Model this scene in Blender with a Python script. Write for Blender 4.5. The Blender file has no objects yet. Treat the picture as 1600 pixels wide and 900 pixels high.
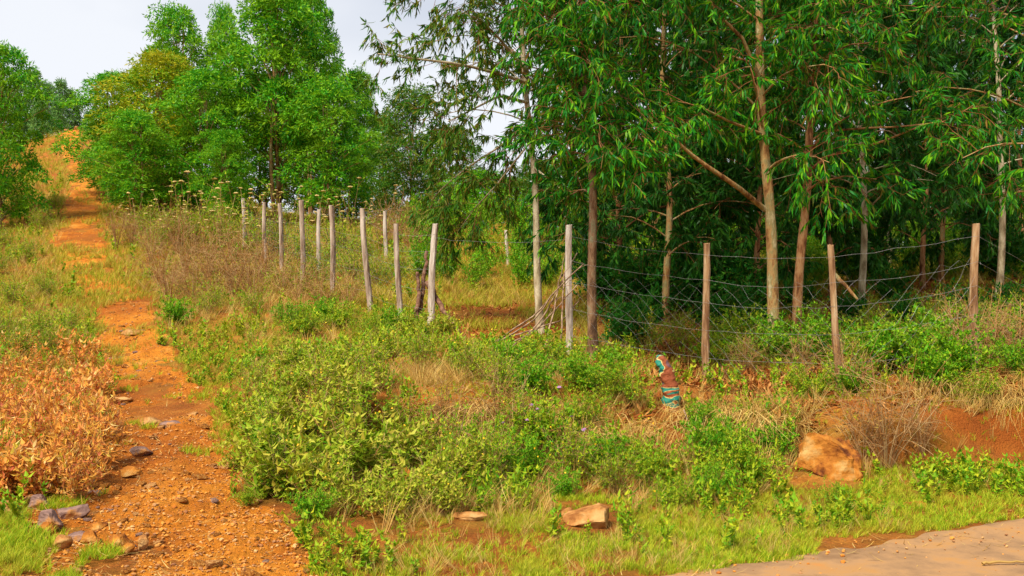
import bpy, math, random
import numpy as np
from mathutils import Vector, noise as mnoise

R = math.radians
rng = np.random.default_rng(7)
random.seed(7)
S = bpy.context.scene
COL = S.collection

# ------------------------------------------------------------------ camera, sky, sun, exposure
cam_d = bpy.data.cameras.new('camera'); cam_d.lens = 36; cam_d.sensor_width = 36; cam_d.clip_end = 2000
cam = bpy.data.objects.new('camera', cam_d); COL.objects.link(cam)
CAMZ = 1.6
cam.location = (0, 0, CAMZ); cam.rotation_euler = (R(90), 0, 0)
S.camera = cam
SUN_EL, SUN_AZ = R(52), R(215)          # azimuth clockwise from +Y: behind the camera, to the left
W = bpy.data.worlds.new('World'); S.world = W; W.use_nodes = True
wn, wl = W.node_tree.nodes, W.node_tree.links
wn.clear()
wo = wn.new('ShaderNodeOutputWorld'); bg = wn.new('ShaderNodeBackground'); bg2 = wn.new('ShaderNodeBackground')
sky = wn.new('ShaderNodeTexSky'); sky.sky_type = 'NISHITA'; sky.sun_disc = False
sky.sun_elevation = SUN_EL; sky.sun_rotation = SUN_AZ
bg.inputs['Strength'].default_value = 0.1
wl.new(sky.outputs[0], bg.inputs[0])
tc = wn.new('ShaderNodeTexCoord'); mp = wn.new('ShaderNodeMapping'); mp.inputs['Scale'].default_value = (1, 1, 2.6)
mp.inputs['Location'].default_value = (0.35, 0, 0.1)
ns = wn.new('ShaderNodeTexNoise'); ns.inputs['Scale'].default_value = 1.7; ns.inputs['Detail'].default_value = 5
ns.inputs['Roughness'].default_value = 0.42
rp = wn.new('ShaderNodeValToRGB')
rp.color_ramp.elements[0].position = 0.4; rp.color_ramp.elements[0].color = (0.43, 0.475, 0.57, 1)
rp.color_ramp.elements[1].position = 0.6; rp.color_ramp.elements[1].color = (0.74, 0.755, 0.79, 1)
wl.new(tc.outputs['Generated'], mp.inputs[0]); wl.new(mp.outputs[0], ns.inputs[0]); wl.new(ns.outputs[0], rp.inputs[0])
wl.new(rp.outputs[0], bg2.inputs[0]); bg2.inputs['Strength'].default_value = 0.7
mx = wn.new('ShaderNodeMixShader'); mx.inputs[0].default_value = 0.93
wl.new(bg.outputs[0], mx.inputs[1]); wl.new(bg2.outputs[0], mx.inputs[2]); wl.new(mx.outputs[0], wo.inputs[0])
sl = bpy.data.lights.new('sun', 'SUN'); sl.energy = 3.8; sl.angle = R(18); sl.color = (1.0, 0.91, 0.76)
so = bpy.data.objects.new('sun', sl); COL.objects.link(so)
sd = Vector((math.sin(SUN_AZ) * math.cos(SUN_EL), math.cos(SUN_AZ) * math.cos(SUN_EL), math.sin(SUN_EL)))
so.rotation_euler = sd.to_track_quat('Z', 'Y').to_euler()
S.view_settings.view_transform = 'Standard'; S.view_settings.look = 'None'
S.view_settings.gamma = 1; S.view_settings.use_curve_mapping = False
S.view_settings.exposure = 0.86
S.cycles.max_bounces = 8; S.cycles.transmission_bounces = 4; S.cycles.transparent_max_bounces = 8

# ------------------------------------------------------------------ numpy mesh helpers
class MB:
    def __init__(s): s.V = []; s.F = []; s.n = 0
    def add(s, V, F, m=0):
        V = np.asarray(V, np.float32).reshape(-1, 3); F = np.asarray(F, np.int64)
        s.V.append(V); s.F.append((F + s.n, m)); s.n += len(V)
    def mesh(s, name, mats, smooth=False):
        V = np.concatenate(s.V); me = bpy.data.meshes.new(name)
        me.vertices.add(len(V)); me.vertices.foreach_set('co', V.ravel())
        loops = np.concatenate([f.ravel() for f, _ in s.F])
        sizes = np.concatenate([np.full(len(f), f.shape[1]) for f, _ in s.F])
        mi = np.concatenate([np.full(len(f), m) for f, m in s.F])
        st = np.concatenate([[0], np.cumsum(sizes)[:-1]])
        me.loops.add(len(loops)); me.loops.foreach_set('vertex_index', loops.astype(np.int32))
        me.polygons.add(len(sizes)); me.polygons.foreach_set('loop_start', st.astype(np.int32))
        me.polygons.foreach_set('material_index', mi.astype(np.int32))
        me.polygons.foreach_set('use_smooth', np.full(len(sizes), smooth))
        for m in (mats if isinstance(mats, (list, tuple)) else [mats]): me.materials.append(m)
        me.update(calc_edges=True)
        return me

def unit(a):
    a = np.asarray(a, float); return a / (np.linalg.norm(a, axis=-1, keepdims=True) + 1e-9)

def tube(mb, P, r, sides=6, m=0, cap=False):
    P = np.asarray(P, float); n = len(P); r = np.broadcast_to(np.asarray(r, float), (n,))
    T = unit(np.gradient(P, axis=0))
    ref = np.array([0, 0, 1.]) if abs(T[0][2]) < .9 else np.array([1., 0, 0])
    A = unit(np.cross(T, ref)); B = np.cross(T, A)
    a = np.arange(sides) * 2 * math.pi / sides
    V = P[:, None] + r[:, None, None] * (A[:, None] * np.cos(a)[None, :, None] + B[:, None] * np.sin(a)[None, :, None])
    i = np.arange(n - 1)[:, None] * sides; j = np.arange(sides)[None]; k = (j + 1) % sides
    F = np.stack([i + j, i + k, i + sides + k, i + sides + j], -1).reshape(-1, 4)
    mb.add(V.reshape(-1, 3), F, m)
    if cap:
        mb.F.append((np.array([[mb.n - sides + q for q in range(sides)]]), m))

def inst(mb, tv, tf, P, A, Sd, L, Wd, m=0):
    """leaf template (along, side, normal) set on many frames"""
    P = np.asarray(P, float); A = unit(A); N = unit(np.cross(A, Sd)); Sd = np.cross(N, A)
    L = np.broadcast_to(L, (len(P),)); Wd = np.broadcast_to(Wd, (len(P),))
    V = (P[:, None] + tv[None, :, 0, None] * A[:, None] * L[:, None, None] + tv[None, :, 1, None] * Sd[:, None] * Wd[:, None, None]
         + tv[None, :, 2, None] * N[:, None] * L[:, None, None])
    F = (tf[None] + (np.arange(len(P)) * len(tv))[:, None, None]).reshape(-1, tf.shape[1])
    mb.add(V.reshape(-1, 3), F, m)

def inst_t(mb, T, P, yaw, sc, tilt=0.15, m=None):
    """a small plant template T=(V, [(F, mat)]) set at many points"""
    V0, Fs = T; n = len(P)
    c, s = np.cos(yaw), np.sin(yaw)
    X = V0[None, :, 0] * c[:, None] - V0[None, :, 1] * s[:, None]
    Y = V0[None, :, 0] * s[:, None] + V0[None, :, 1] * c[:, None]
    Z = np.repeat(V0[None, :, 2], n, 0)
    tx, ty = rng.normal(0, tilt, n), rng.normal(0, tilt, n)
    X = X + Z * tx[:, None]; Y = Y + Z * ty[:, None]
    V = np.stack([X, Y, Z], -1) * sc[:, None, None] + P[:, None]
    base = mb.n
    mb.V.append(V.reshape(-1, 3).astype(np.float32)); mb.n += n * len(V0)
    off = base + np.arange(n) * len(V0)
    for F, mm in Fs:
        mb.F.append(((F[None] + off[:, None, None]).reshape(-1, F.shape[1]), mm if m is None else m))

def template(fn):
    mb = MB(); fn(mb)
    return np.concatenate(mb.V).astype(float), mb.F

LANCE = (np.array([[0, 0, 0], [.3, .5, .02], [.3, -.5, .02], [.7, .33, -.05], [.7, -.33, -.05], [1, 0, -.2]], float),
         np.array([[0, 2, 1], [1, 2, 4], [1, 4, 3], [3, 4, 5]]))
OVATE = (np.array([[0, 0, 0], [.38, .5, .1], [.38, -.5, .1], [.42, 0, 0], [1, 0, -.16]], float),
         np.array([[0, 3, 1], [0, 2, 3], [1, 3, 4], [3, 2, 4]]))
DIA = (np.array([[0, 0, 0], [.45, .5, .05], [.45, -.5, .05], [1, 0, -.15]], float), np.array([[0, 2, 1], [1, 2, 3]]))
def randu(n):
    return unit(rng.normal(size=(n, 3)))

def vnoise(x, y, sc=1.0, seed=0):
    """smooth 2-d value noise, vectorised"""
    x = np.asarray(x, float) / sc + seed * 17.31; y = np.asarray(y, float) / sc + seed * 9.17
    xi, yi = np.floor(x), np.floor(y); fx, fy = x - xi, y - yi
    fx = fx * fx * (3 - 2 * fx); fy = fy * fy * (3 - 2 * fy)
    def h(a, b):
        v = np.sin(a * 127.1 + b * 311.7) * 43758.5453
        return v - np.floor(v)
    return ((h(xi, yi) * (1 - fx) + h(xi + 1, yi) * fx) * (1 - fy) + (h(xi, yi + 1) * (1 - fx) + h(xi + 1, yi + 1) * fx) * fy) * 2 - 1

def sstep(a, b, x):
    t = np.clip((np.asarray(x, float) - a) / (b - a), 0, 1); return t * t * (3 - 2 * t)

# ------------------------------------------------------------------ terrain
COLS = [
 (-300, [(4.5,0),(5.5,.1),(8,.18),(11,.35),(15,.75),(20,1.4),(28,2.7),(38,4.5),(60,8.9),(80,13),(160,15)]),
 (0,    [(4.5,0),(5.5,.08),(8,.15),(11,.32),(15,.72),(20,1.37),(28,2.65),(38,4.45),(60,8.7),(80,12.9),(160,14)]),
 (130,  [(4.5,0),(5.5,.05),(8,.15),(11,.29),(15,.71),(20,1.35),(28,2.9),(38,4.7),(48,6.9),(60,9.6),(72,12.6),(80,13.4),(160,13.5)]),
 (300,  [(4.5,0),(5.5,.05),(8,.15),(11,.35),(15,.8),(20,1.45),(25,2.4),(38,4.7),(50,6.5),(72,9.5),(160,9.5)]),
 (470,  [(4.5,0),(5.5,.03),(7,.05),(9,.32),(11,.62),(15,.98),(20,1.65),(26,2.4),(38,4.2),(50,5.0),(160,4)]),
 (660,  [(5.6,0),(7.5,.03),(8.6,.1),(9.2,.16),(9.32,.56),(10.2,.7),(13,.85),(15.7,.98),(20,1.5),(28,2.5),(36,3.8),(45,4.2),(160,2)]),
 (780,  [(5.6,0),(7.8,.0),(8.7,.22),(9.1,.3),(9.25,.52),(10.2,.65),(12.6,.78),(16,1.0),(20,1.3),(26,2.0),(36,3.8),(45,4.1),(160,1)]),
 (950,  [(5.7,0),(8,0),(9,.25),(10,.5),(12,.65),(15,.85),(20,1.25),(28,2.1),(36,3.2),(48,3.6),(160,1)]),
 (1100, [(8,0),(9,.2),(10,.4),(11.6,.51),(14,.64),(18,1.04),(25,1.75),(32,2.6),(45,3.3),(160,1)]),
 (1260, [(8.5,0),(9.0,.08),(9.3,.34),(9.8,.44),(10.4,.48),(12,.62),(17,1.07),(24,1.75),(32,2.6),(45,3.3),(160,1)]),
 (1400, [(8.6,0),(9.0,.06),(9.12,.38),(9.7,.55),(11.5,.7),(15,1.05),(22,1.7),(30,2.5),(45,3.3),(160,1)]),
 (1600, [(8.8,0),(9.2,.07),(9.32,.45),(10.0,.68),(11.5,.8),(15,1.1),(22,1.75),(30,2.5),(45,3.3),(160,1)]),
 (2000, [(8.8,0),(9.2,.07),(9.32,.45),(10.0,.68),(11.5,.8),(15,1.1),(22,1.75),(30,2.5),(45,3.3),(160,1)]),
]
def zz(Y, v): return CAMZ + (450 - v) / 1600 * Y
def road_d(x, y): return (y - 5.06 - .53 * x) / 1.132
def H(x, y, detail=True):
    x = np.atleast_1d(np.asarray(x, float)); y = np.atleast_1d(np.asarray(y, float))
    yy = np.maximum(y, 3.0); u = 800 + 1600 * x / yy
    wob = vnoise(x, y, .9, 3) * .2 + vnoise(x, y, .35, 33) * .1
    ly = yy + np.where((yy > 7.5) & (yy < 14), wob, 0) * sstep(7.5, 8.3, yy) * (1 - sstep(12, 14, yy))
    Z = np.stack([np.interp(ly, [p[0] for p in prof], [p[1] for p in prof]) for _, prof in COLS])
    us = np.array([c[0] for c in COLS], float)
    k = np.clip(np.searchsorted(us, u) - 1, 0, len(us) - 2)
    f = np.clip((u - us[k]) / (us[k + 1] - us[k]), 0, 1); f = f * f * (3 - 2 * f)
    i = np.arange(len(u)); z = Z[k, i] * (1 - f) + Z[k + 1, i] * f
    d = road_d(x, y)
    z = z * sstep(.1, 1.3, d)
    if detail:
        a = sstep(.3, 1.5, d) * (1 - .75 * path_w(x, y))
        z = z + a * (vnoise(x, y, 2.6, 1) * .05 + vnoise(x, y, .7, 2) * .035 + vnoise(x, y, .25, 4) * .014)
        z = z + np.where(y > 25, vnoise(x, y, 7, 5) * .25, 0) * sstep(25, 35, y)
    return z
PATH = [(4.4,290,.95),(5.5,285,.8),(6.5,228,.86),(7.4,225,.72),(8,245,.62),(9.5,252,.56),(11,246,.56),(15,205,.5),(20,186,.54),(24,128,.6),(28,122,.78),(38,130,.6),(48,127,.46),(60,113,.5),(72,108,.62),(76,106,.62)]
_py = np.array([p[0] for p in PATH]); _px = np.array([(p[1] - 800) / 1600 * p[0] for p in PATH]); _pw = np.array([p[2] for p in PATH])
def path_w(x, y):
    """1 on the trodden path, 0 off it"""
    c = np.interp(y, _py, _px); w = np.interp(y, _py, _pw)
    e = np.abs(x - c) / w + vnoise(x, y, .8, 8) * .26 + vnoise(x, y, .3, 9) * .2 + vnoise(x, y, .09, 10) * .12
    out = 1 - sstep(.82, 1.08, e)
    return np.where((y > 4.4) & (y < 76), out, 0)
def g(x, y): return float(H(x, y)[0])
def at(u, Y): 
    x = (u - 800) / 1600 * Y
    return Vector((x, Y, g(x, Y)))
def px(u, v, Y): return np.array([(u - 800) / 1600 * Y, Y, zz(Y, v)])

# ------------------------------------------------------------------ materials
def mat(name):
    m = bpy.data.materials.new(name); m.use_nodes = True
    return m, m.node_tree.nodes, m.node_tree.links, m.node_tree.nodes['Principled BSDF']
def ramp(nodes, stops, interp='LINEAR'):
    r = nodes.new('ShaderNodeValToRGB'); r.color_ramp.interpolation = interp
    e = r.color_ramp.elements
    while len(e) < len(stops): e.new(.5)
    for q, (p, c) in zip(e, stops): q.position = p; q.color = (*c, 1)
    return r
def foliage(name, cols, trans=.3, rough=.55, patch=0.0, patchcol=(.3, .2, .03), pscale=.8):
    m, n, l, b = mat(name)
    geo = n.new('ShaderNodeNewGeometry')
    r = ramp(n, [((i + .0) / max(1, len(cols) - 1), c) for i, c in enumerate(cols)])
    l.new(geo.outputs['Random Per Island'], r.inputs[0])
    col = r.outputs[0]
    tx = n.new('ShaderNodeTexCoord'); nz = n.new('ShaderNodeTexNoise'); nz.inputs['Scale'].default_value = pscale; nz.inputs['Detail'].default_value = 2
    l.new(tx.outputs['Object'], nz.inputs[0])
    pr = ramp(n, [(.42, (0, 0, 0)), (.68, (patch, patch, patch))]); l.new(nz.outputs[0], pr.inputs[0])
    mi = n.new('ShaderNodeMixRGB'); mi.inputs[2].default_value = (*patchcol, 1)
    l.new(pr.outputs[0], mi.inputs[0]); l.new(col, mi.inputs[1]); col = mi.outputs[0]
    b.inputs['Roughness'].default_value = rough; b.inputs['Specular IOR Level'].default_value = .14
    l.new(col, b.inputs['Base Color'])
    t = n.new('ShaderNodeBsdfTranslucent'); l.new(col, t.inputs[0])
    ms = n.new('ShaderNodeMixShader'); ms.inputs[0].default_value = trans
    l.new(b.outputs[0], ms.inputs[1]); l.new(t.outputs[0], ms.inputs[2]); l.new(ms.outputs[0], n['Material Output'].inputs[0])
    return m
def noisy(name, stops, scale, detail=6, rough=.9, bump=.3, bscale=None, stretch=(1, 1, 1), coord='Object', spec=.2, bdist=.02):
    m, n, l, b = mat(name)
    tx = n.new('ShaderNodeTexCoord'); mp = n.new('ShaderNodeMapping'); mp.inputs['Scale'].default_value = stretch
    l.new(tx.outputs[coord], mp.inputs[0])
    nz = n.new('ShaderNodeTexNoise'); nz.inputs['Scale'].default_value = scale; nz.inputs['Detail'].default_value = detail
    nz.inputs['Roughness'].default_value = .65
    l.new(mp.outputs[0], nz.inputs[0]); r = ramp(n, [(.5 + (p - .5) * .6, c) for p, c in stops]); l.new(nz.outputs[0], r.inputs[0]); l.new(r.outputs[0], b.inputs['Base Color'])
    b.inputs['Roughness'].default_value = rough; b.inputs['Specular IOR Level'].default_value = spec
    n2 = n.new('ShaderNodeTexNoise'); n2.inputs['Scale'].default_value = bscale or scale * 4; n2.inputs['Detail'].default_value = 6
    l.new(mp.outputs[0], n2.inputs[0])
    bp = n.new('ShaderNodeBump'); bp.inputs['Strength'].default_value = bump; bp.inputs['Distance'].default_value = bdist
    l.new(n2.outputs[0], bp.inputs['Height']); l.new(bp.outputs[0], b.inputs['Normal'])
    return m
M = {}
M['leaf_near'] = foliage('eucalyptus_leaves', [(.012,.1,.005),(.02,.18,.01),(.03,.25,.007),(.08,.34,.006),(.22,.48,.008),(.03,.22,.01),(.012,.16,.025),(.02,.14,.008),(.25,.13,.02)], .38, .42)  # brightest yellow-green stop paints highlights onto some leaves; brown stop is dead leaves
M['leaf_shade_toned'] = foliage('shade_toned_leaves', [(.012,.08,.008),(.02,.13,.01),(.05,.18,.01),(.02,.12,.02)], .25, .42)  # shade inside the grove is put into this darker leaf colour
M['leaf_olive'] = foliage('olive_leaves', [(.02,.12,.012),(.05,.19,.01),(.12,.22,.01),(.2,.17,.02)], .3, .5)
M['leaf_far'] = foliage('bright_leaves', [(.014,.16,.005),(.035,.27,.006),(.1,.4,.006),(.28,.52,.008),(.025,.26,.03)], .35, .5, .45, (.3,.42,.01), .55)
M['leaf_far_yellow'] = foliage('yellowing_leaves', [(.07,.27,.01),(.17,.36,.01),(.32,.42,.01),(.5,.4,.01)], .35, .5, .6, (.42,.33,.01), .45)
M['leaf_ridge'] = foliage('ridge_leaves', [(.1,.26,.06),(.14,.32,.08),(.2,.35,.07)], .3, .6)
M['shrub_light'] = foliage('pale_green_leaves', [(.12,.25,.01),(.22,.36,.012),(.34,.45,.02),(.5,.5,.06),(.34,.28,.03)], .34, .55, .4, (.5,.38,.02), 2.2)
M['shrub_bright'] = foliage('bright_green_leaves', [(.03,.24,.005),(.08,.34,.006),(.2,.45,.01),(.38,.5,.015)], .35, .5, .4, (.3,.36,.02), 1.7)
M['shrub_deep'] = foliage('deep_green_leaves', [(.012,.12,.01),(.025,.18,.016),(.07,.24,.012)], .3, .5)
M['peach'] = foliage('peach_leaves', [(.4,.12,.02),(.82,.4,.07),(.72,.38,.05),(.45,.1,.06),(.5,.4,.03),(.88,.64,.26)], .35, .6, .55, (.9,.27,.07), 1.3)
M['brown_leaf'] = foliage('withered_leaves', [(.25,.1,.03),(.4,.19,.05),(.3,.22,.04)], .25, .7)
M['grass'] = foliage('grass_blades', [(.13,.32,.006),(.26,.42,.008),(.42,.48,.01),(.62,.56,.05),(.14,.38,.006)], .35, .6, .6, (.44,.38,.03), 1.6)
M['grass_hill'] = foliage('hill_grass_blades', [(.19,.31,.006),(.34,.38,.012),(.5,.42,.03),(.6,.44,.08),(.2,.36,.008)], .3, .65, .5, (.4,.28,.05), .5)
M['straw'] = foliage('straw', [(.46,.26,.055),(.62,.42,.11),(.36,.18,.04),(.66,.5,.17),(.3,.14,.03)], .2, .7)
M['weed'] = foliage('weed_leaves', [(.06,.26,.006),(.15,.36,.008),(.3,.44,.01),(.48,.48,.02),(.1,.26,.008)], .32, .55, .3, (.42,.36,.02), 1.1)
M['litter'] = foliage('fallen_leaves', [(.26,.075,.015),(.38,.13,.025),(.55,.26,.07),(.18,.05,.012),(.33,.1,.015)], .1, .7)
M['twig'] = foliage('twig_bark', [(.2,.07,.025),(.26,.12,.05),(.16,.06,.02)], 0, .8)
M['stem_green'] = foliage('green_stems', [(.16,.2,.03),(.2,.16,.04)], 0, .7)
M['stem_dry'] = foliage('dry_stems', [(.34,.2,.08),(.46,.31,.14),(.26,.13,.05),(.36,.16,.05)], 0, .8)
M['umbel'] = foliage('umbel_heads', [(.5,.36,.1),(.6,.46,.18),(.42,.28,.08)], .2, .8)
M['yellow'] = foliage('yellow_fruit', [(.7,.5,.02),(.75,.42,.02)], .1, .4)
M['white'] = foliage('white_petals', [(.75,.72,.66),(.7,.66,.7)], .3, .6)
M['purple'] = foliage('purple_petals', [(.4,.2,.42),(.5,.28,.45)], .3, .6)
M['bark_pale'] = noisy('pale_bark', [(.3,(.2,.15,.08)),(.5,(.4,.33,.2)),(.7,(.55,.48,.33))], 9, stretch=(1,1,.35), bump=.6, rough=.85)
M['bark_brown'] = noisy('peeling_brown_bark', [(.28,(.12,.05,.018)),(.42,(.3,.15,.05)),(.52,(.42,.26,.1)),(.62,(.26,.22,.09)),(.74,(.5,.4,.22))], 8, stretch=(1,1,.4), bump=.7, rough=.85)
M['bark_dull'] = noisy('dull_brown_bark', [(.3,(.07,.035,.018)),(.48,(.17,.09,.045)),(.6,(.25,.15,.08)),(.72,(.2,.18,.1))], 9, stretch=(1,1,.35), bump=.8, rough=.85)
M['bark_red'] = noisy('reddish_bark', [(.3,(.12,.045,.018)),(.44,(.3,.13,.05)),(.56,(.42,.24,.11)),(.7,(.3,.12,.04))], 10, stretch=(1,1,.3), bump=.7, rough=.85)
M['post_wood'] = noisy('weathered_post_wood', [(.3,(.2,.13,.09)),(.5,(.36,.27,.2)),(.7,(.5,.42,.34))], 14, stretch=(1,1,.12), bump=.6, rough=.85)
M['post_brown'] = noisy('brown_post_wood', [(.3,(.15,.07,.03)),(.5,(.3,.17,.08)),(.7,(.44,.31,.18))], 14, stretch=(1,1,.12), bump=.6, rough=.85)
M['post_white'] = noisy('bleached_post_wood', [(.3,(.32,.24,.18)),(.5,(.48,.4,.33)),(.7,(.6,.54,.47))], 14, stretch=(1,1,.15), bump=.5, rough=.85)
M['dry_wood'] = noisy('dry_branch_wood', [(.3,(.12,.07,.045)),(.5,(.26,.16,.1)),(.7,(.4,.28,.18))], 12, bump=.5, rough=.85)
M['log_wood'] = noisy('dark_log_wood', [(.3,(.1,.045,.03)),(.5,(.2,.1,.06)),(.7,(.3,.17,.11))], 10, bump=.5, rough=.85)
M['rock_orange'] = noisy('orange_rock', [(.3,(.1,.025,.006)),(.44,(.3,.1,.012)),(.58,(.4,.155,.02)),(.76,(.45,.27,.09))], 4, bump=.8, bscale=14, rough=.85, bdist=.03)
M['rock_tan'] = noisy('tan_rock', [(.3,(.2,.07,.015)),(.5,(.38,.17,.045)),(.7,(.46,.27,.1))], 5, bump=.6, bscale=16, rough=.85)
M['rock_grey'] = noisy('purplish_grey_rock', [(.3,(.1,.055,.045)),(.46,(.19,.11,.09)),(.58,(.27,.16,.12)),(.68,(.38,.17,.05))], 5, bump=.6, bscale=16, rough=.8)
def wire_mat():
    m, n, l, b = mat('galvanised_wire'); b.inputs['Base Color'].default_value = (.3,.29,.28,1); b.inputs['Metallic'].default_value = .3
    b.inputs['Roughness'].default_value = .5; return m
M['wire'] = wire_mat()

def soil(name, base, green, sc=1.0, spots=True, bump=.9):
    m, n, l, b = mat(name)
    tx = n.new('ShaderNodeTexCoord')
    a = n.new('ShaderNodeTexNoise'); a.inputs['Scale'].default_value = 2.2 * sc; a.inputs['Detail'].default_value = 10; a.inputs['Roughness'].default_value = .7
    l.new(tx.outputs['Object'], a.inputs[0]); r = ramp(n, base); l.new(a.outputs[0], r.inputs[0])
    v = n.new('ShaderNodeTexVoronoi'); v.inputs['Scale'].default_value = 44; v.inputs['Randomness'].default_value = 1
    l.new(tx.outputs['Object'], v.inputs[0])
    hs = n.new('ShaderNodeHueSaturation'); hr = n.new('ShaderNodeMapRange'); hr.inputs[3].default_value = .82; hr.inputs[4].default_value = 1.18
    sx = n.new('ShaderNodeSeparateColor'); l.new(v.outputs['Color'], sx.inputs[0]); l.new(sx.outputs[0], hr.inputs[0]); l.new(hr.outputs[0], hs.inputs['Value'])
    l.new(r.outputs[0], hs.inputs['Color']); col = hs.outputs[0]
    if green:
        c = n.new('ShaderNodeTexNoise'); c.inputs['Scale'].default_value = .9; c.inputs['Detail'].default_value = 8; c.inputs['Roughness'].default_value = .7
        l.new(tx.outputs['Object'], c.inputs[0]); cr = ramp(n, [(.45, (0,0,0)), (.64, (.5,.5,.5))]); l.new(c.outputs[0], cr.inputs[0])
        mi = n.new('ShaderNodeMixRGB'); mi.inputs[2].default_value = (*green, 1); l.new(cr.outputs[0], mi.inputs[0]); l.new(col, mi.inputs[1]); col = mi.outputs[0]
    e = n.new('ShaderNodeTexNoise'); e.inputs['Scale'].default_value = .32; e.inputs['Detail'].default_value = 5
    l.new(tx.outputs['Object'], e.inputs[0]); er = ramp(n, [(.45, (0,0,0)), (.6, (.7,.7,.7))]); l.new(e.outputs[0], er.inputs[0])
    m2 = n.new('ShaderNodeMixRGB'); m2.inputs[2].default_value = (.3,.075,.009,1); l.new(er.outputs[0], m2.inputs[0]); l.new(col, m2.inputs[1]); col = m2.outputs[0]
    l.new(col, b.inputs['Base Color']); b.inputs['Roughness'].default_value = .95; b.inputs['Specular IOR Level'].default_value = .15
    d = n.new('ShaderNodeTexNoise'); d.inputs['Scale'].default_value = 48; d.inputs['Detail'].default_value = 8; d.inputs['Roughness'].default_value = .7
    l.new(tx.outputs['Object'], d.inputs[0])
    ad = n.new('ShaderNodeMath'); ad.operation = 'SUBTRACT'; vm = n.new('ShaderNodeMath'); vm.operation = 'MULTIPLY'; vm.inputs[1].default_value = .3; l.new(v.outputs['Distance'], vm.inputs[0]); l.new(d.outputs[0], ad.inputs[0]); l.new(vm.outputs[0], ad.inputs[1])
    bp = n.new('ShaderNodeBump'); bp.inputs['Strength'].default_value = bump; bp.inputs['Distance'].default_value = .045
    l.new(ad.outputs[0], bp.inputs['Height']); l.new(bp.outputs[0], b.inputs['Normal'])
    return m
M['ground'] = soil('ground_soil', [(.3,(.15,.04,.008)),(.47,(.32,.1,.015)),(.6,(.46,.17,.025)),(.72,(.46,.26,.06))], (.22,.2,.018))
M['path'] = soil('path_soil', [(.3,(.26,.07,.008)),(.42,(.47,.145,.012)),(.55,(.58,.21,.018)),(.7,(.62,.31,.07))], None, .7)
M['road'] = noisy('dusty_asphalt', [(.28,(.2,.11,.052)),(.42,(.26,.15,.073)),(.55,(.34,.19,.085)),(.66,(.37,.19,.065)),(.78,(.44,.17,.04))], 1.6, 9, rough=.9, bump=.35, bscale=90, bdist=.006)

# ------------------------------------------------------------------ objects, labels
def tag(o, label=None, cat=None, group=None, kind=None):
    if label: o['label'] = label
    if cat: o['category'] = cat
    if group: o['group'] = group
    if kind: o['kind'] = kind
    return o
def obj(name, me, parent=None):
    o = bpy.data.objects.new(name, me); COL.objects.link(o)
    if parent: o.parent = parent
    return o
def thing(name, label, cat, loc, parts, group=None, rz=0, sc=(1, 1, 1), tilt=(0, 0)):
    e = bpy.data.objects.new(name, None); COL.objects.link(e); e.empty_display_size = .1
    e.location = loc; e.rotation_euler = (tilt[0], tilt[1], rz); e.scale = sc if isinstance(sc, tuple) else (sc, sc, sc)
    tag(e, label, cat, group)
    for pn, me in parts: obj(pn, me, e)
    return e

# ------------------------------------------------------------------ setting
def grid_mesh(xs, ys, zf, name, m, mask=None):
    X, Y = np.meshgrid(xs, ys); Z = zf(X.ravel(), Y.ravel())
    V = np.stack([X.ravel(), Y.ravel(), Z], -1); nx, ny = len(xs), len(ys)
    i = (np.arange(ny - 1)[:, None] * nx + np.arange(nx - 1)[None]).ravel()
    F = np.stack([i, i + 1, i + nx + 1, i + nx], -1)
    if mask is not None:
        k = mask(X.ravel(), Y.ravel()); F = F[k[F].all(1)]
        used = np.unique(F); re = np.zeros(len(V), int); re[used] = np.arange(len(used)); V = V[used]; F = re[F]
    mb = MB(); mb.add(V, F); return mb.mesh(name, m, True)
s = np.linspace(-1, 1, 760)
xs = 2.4 * np.sinh(s * math.asinh(500 / 2.4)); ys = 9 + 2.6 * np.sinh(s * math.asinh(600 / 2.6))
def zground(x, y):
    z = H(x, y); d = road_d(x, y)
    z = z - .03 * (1 - sstep(-.1, .1, d)) - .02 * sstep(.3, 1, path_w(x, y))
    return z
tag(obj('ground', grid_mesh(xs, ys, zground, 'ground', M['ground'])), kind='structure')
# dusty road
def road_edge(x, y): return road_d(x, y) + vnoise(x, y, .6, 11) * .1 + vnoise(x, y, .15, 12) * .035
xr = np.concatenate([np.linspace(-120, -3, 60), np.linspace(-2.9, 7, 330), np.linspace(7.4, 120, 60)])
def road_mesh():
    # rows run across the road, from the verge the camera stands on to the foot of the bank
    w = np.concatenate([np.linspace(-6.6, -2.5, 12), np.linspace(-2.4, .25, 70)])
    Wd, X = np.meshgrid(w, xr)
    edge = .06 * vnoise(X, X * 0, .6, 11) + .04 * vnoise(X, X * 0, .14, 12) + .06 * vnoise(X, X * 0, 2.2, 13)
    D = np.where(Wd > -.4, Wd * 1.0 + edge * sstep(-.4, .1, Wd), Wd)
    Yv = 5.06 + .53 * X + D * 1.132
    Z = .018 + vnoise(X, Yv, 1.1, 14) * .008 + vnoise(X * .35, Yv - .53 * X, .16, 15) * .005 + np.maximum(0, vnoise(X, Yv, .09, 16)) * .003 - .045 * sstep(.02, .25, Wd)
    V = np.stack([X.ravel(), Yv.ravel(), Z.ravel()], -1); nx, ny = len(w), len(xr)
    i = (np.arange(ny - 1)[:, None] * nx + np.arange(nx - 1)[None]).ravel()
    mb = MB(); mb.add(V, np.stack([i, i + nx, i + nx + 1, i + 1], -1)); return mb.mesh('road', M['road'], True)
tag(obj('road', road_mesh()), kind='structure')
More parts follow.
